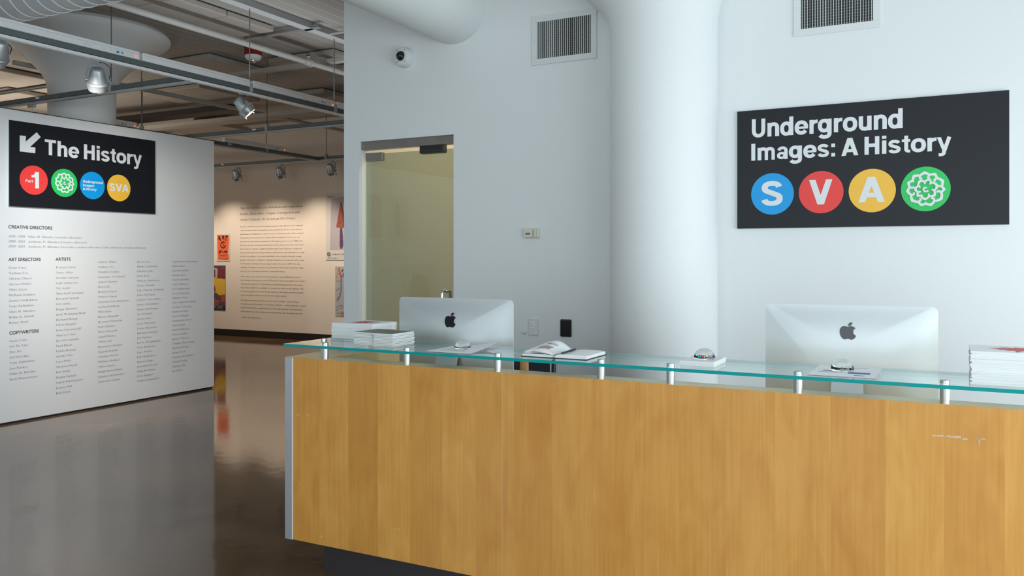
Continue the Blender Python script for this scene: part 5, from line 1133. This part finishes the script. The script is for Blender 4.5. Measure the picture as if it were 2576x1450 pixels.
spotlight('silver spotlight with glowing lens on the main track, tilted to the right', XM, 5.80, (.50, .50, -.75), 40, scale=.95, lit=True, drop=.13)
spotlight('silver spotlight at the left picture edge under the main track', XM, onX(4, 130, XM).y - .03, (-.6, .1, -.9), 0, scale=1.0, lit=False, drop=.12)
WALLP = 78
for i, (u, nm) in enumerate(((596, 'leftmost'), (706, 'middle'), (833, 'rightmost'))):
    x = onY(u, 415, 10.43).x; spotlight(nm + ' of the three dark spotlights before the text wall', x, 10.43, (0, .50, -1.0), WALLP, 'x', scale=.98, angle=100, drop=.15)
for x, nm in ((-12.9, 'hidden deepest behind the partition'), (-11.78, 'hidden just behind the partition edge'), (-7.6, 'hidden behind the glass door wall')): spotlight('spotlight on the far track ' + nm, x, 10.43, (0, .50, -1.0), WALLP, 'x', scale=.98, angle=100, drop=.15)
c = onY(80, 270, 5.23); r = thing('track_adapter', 'small grey track adapter with white cone under the second track', 'adapter', (c.x, 5.23, ZK))
mb = MB(); mb.bbox(-.05, .05, -.016, .016, -.03, -.0005, .003); mb.build('adapter_block', M['track_grey'], r)
mb = MB(); mb.lathe([(.014, -.03), (.012, -.045), (.007, -.075)], 12); mb.build('cone', M['white_pl'], r, 40)

# ceiling beam over the main track
mb = MB(); mb.bbox(XM - .055, XM + .055, -1, 11, 3.79, H, .004); tag(mb.build('ceiling_channel', M['duct']), 'long pale steel channel on the ceiling straight above the main track', 'channel')
# acoustic panels
def panel(label, x0, x1, y0, y1, z0=3.79, z1=None):
    z1 = z1 or H - .012
    o = thing('acoustic_panel', label, 'ceiling panel', ((x0 + x1) / 2, (y0 + y1) / 2, z0), 0, 'acoustic panels under the ceiling slab')
    a, b = (x1 - x0) / 2, (y1 - y0) / 2
    mb = MB(); mb.bbox(-a, a, -b, b, 0, z1 - z0, .008); mb.build('board', M['panel'], o)
    for sx in (-.7, .7): mb = MB(); mb.cyl((sx * a, 0, z1 - z0), (sx * a, 0, H - z0), .006, 6); mb.build('hanger', M['galv'], o)
panel('acoustic panel left of the ceiling channel, end panel of its row', -6.90, -6.24, 5.96, 6.58)
panel('acoustic panel left of the ceiling channel, middle panel of its row', -6.90, -6.24, 5.33, 5.945)
panel('acoustic panel left of the ceiling channel, cut by the picture top', -6.90, -6.24, 4.5, 5.315)
panel('large acoustic panel beyond the first track joint, under the red detector', -8.95, -7.73, 7.09, 8.25)
panel('acoustic panel above the crossing of the second and third tracks', -10.4, -9.18, 8.25, 9.4)
panel('acoustic panel right of the detector, half hidden by the sprinkler pipe', -7.3, -6.3, 7.6, 9.0)
panel('acoustic panel near the wall edge beyond the sprinkler head', -5.6, -4.5, 7.9, 9.1)
panel('lit acoustic panel above the glowing spotlight', -9.0, -7.9, 9.3, 10.5)
panel('lit acoustic panel low over the partition end', -12.0, -10.7, 9.5, 10.7, 3.62, 3.68)
panel('acoustic panel behind the flared column, left side', -13.2, -11.8, 7.2, 8.6)
panel('small acoustic panel between the column and the third track', -11.4, -10.6, 6.3, 7.5)
# crossing duct beams
def beam(name, label, x0, x1, y0, y1, z0, z1, m, cat='duct'): mb = MB(); mb.bbox(x0, x1, y0, y1, z0, z1, .004); return tag(mb.build(name, m), label, cat)
beam('flat_duct', 'flat tan duct crossing the gallery behind the glowing spotlight', -11.2, -4.4, 9.55, 9.75, 3.56, 3.64, M['panel'])
beam('cable_tray', 'dark grey cable tray at the end of the acoustic panel row', -6.75, -5.72, 6.66, 6.72, 3.79, 3.83, M['lamp_dark'], 'cable tray')
beam('cable_tray', 'dark cable tray crossing the ceiling behind the flared column', -15, -9.3, 8.9, 9.2, 3.60, 3.68, M['base_black'], 'cable tray')
beam('cable_tray', 'dark grey cable tray above the sprinkler head near the wall edge', -6.6, -4.3, 8.02, 8.1, 3.72, 3.77, M['lamp_dark'], 'cable tray')
beam('flat_duct', 'flat tan duct crossing under the sprinkler head', -7.9, -4.3, 7.53, 7.62, 3.67, 3.72, M['panel'])
beam('flat_duct', 'flat tan duct right above the third track', -13, -4.3, 8.75, 8.95, 3.40, 3.46, M['panel'])
def pipe(label, pts, rr, cat='pipe', m='pipe', joints=()):
    r = thing('ceiling_pipe', label, cat, (0, 0, 0)); mb = MB(); mb.tube(pts, rr, 16); mb.build('pipe_run', M[m], r, 60)
    for (p0, p1, k) in joints: mb = MB(); mb.cyl(p0, p1, rr * k, 20); mb.build('coupling', M[m], r, 40)
    return r
PX, PZ = -6.30, 3.60
py = onX(775, 163, PX).y
pipe('long white sprinkler pipe running beneath the ceiling beside the main track', [(PX, .5, PZ), (PX, 11.3, PZ)], .031, joints=[((PX, py - .06, PZ), (PX, py + .06, PZ), 1.25), ((PX, py + .02, PZ), (PX, py + .05, PZ), 1.5), ((PX, py, PZ + .02), (PX, py, PZ + .065), .7)])
sp = thing('sprinkler_head', 'dark upright sprinkler head on top of the white pipe', 'sprinkler', (PX, py, PZ + .066))
mb = MB(); mb.tube([(-.014, 0, 0), (-.02, 0, .02), (-.006, 0, .045)], .004, 6); mb.tube([(.014, 0, 0), (.02, 0, .02), (.006, 0, .045)], .004, 6); mb.lathe([(.012, 0), (.012, .012)], 10); mb.build('frame', M['black'], sp, 50)
mb = MB(); mb.lathe([(.026, .045), (.026, .049), (0, .051)], 14); mb.build('deflector', M['black'], sp, 40)
pipe('thin tan sprinkler pipe running beyond the second track', [(-8.75, 5.4, 3.50), (-8.75, 11.3, 3.50)], .028)
pipe('tan pipe behind the left side of the flared column', [(-13.0, 4.4, 3.45), (-13.0, 11.3, 3.45)], .05)
pipe('thin conduit leaving the ceiling channel above the wall edge', [(-5.81, 6.95, 3.80), (-4.3, 6.95, 3.80)], .014)
pipe('second thin conduit leaving the ceiling channel, nearer the wall edge', [(-5.81, 7.5, 3.80), (-4.3, 7.5, 3.80)], .014)
pipe('dark cable bundle crossing behind the flared column', [(-15, 6.6, 3.60), (-9.4, 6.6, 3.60)], .02, 'cable', 'black')
pipe('slim dark conduit crossing behind the flared column', [(-15, 6.75, 3.62), (-9.4, 6.75, 3.62)], .012, 'conduit', 'black')
# detector
c = onX(637, 140, -7.0); 
dt = thing('smoke_detector', 'white ceiling detector with a dark red box under the pipe', 'detector', (c.x, c.y, c.z))
mb = MB(); mb.bbox(-.07, .07, -.07, .07, .0, .10, .004); mb.build('red_box', M['red'], dt)
mb = MB(); mb.lathe([(.05, -.055), (.075, -.045), (.09, -.02), (.092, -.001)], 28); mb.build('base', M['white_pl'], dt, 40)
mb = MB(); mb.lathe([(.022, -.075), (.03, -.07), (.034, -.056)], 20); mb.build('lens', M['chrome'], dt, 40)
mb = MB(); mb.cyl((0, 0, .10), (0, 0, H - c.z), .012, 10); mb.build('hanger', M['galv'], dt)
dm = thing('gallery_dome', 'low round grey device on the ceiling seen over the partition', 'detector', tuple(onY(385, 288, 9.9)))
mb = MB(); mb.lathe([(.10, -.03), (.17, -.015), (.19, 0), (.19, .02)], 28); mb.build('body', M['pipe'], dm, 40)
mb = MB(); mb.cyl((0, 0, .02), (0, 0, H - dm.location.z), .01, 8); mb.build('hanger', M['galv'], dm)
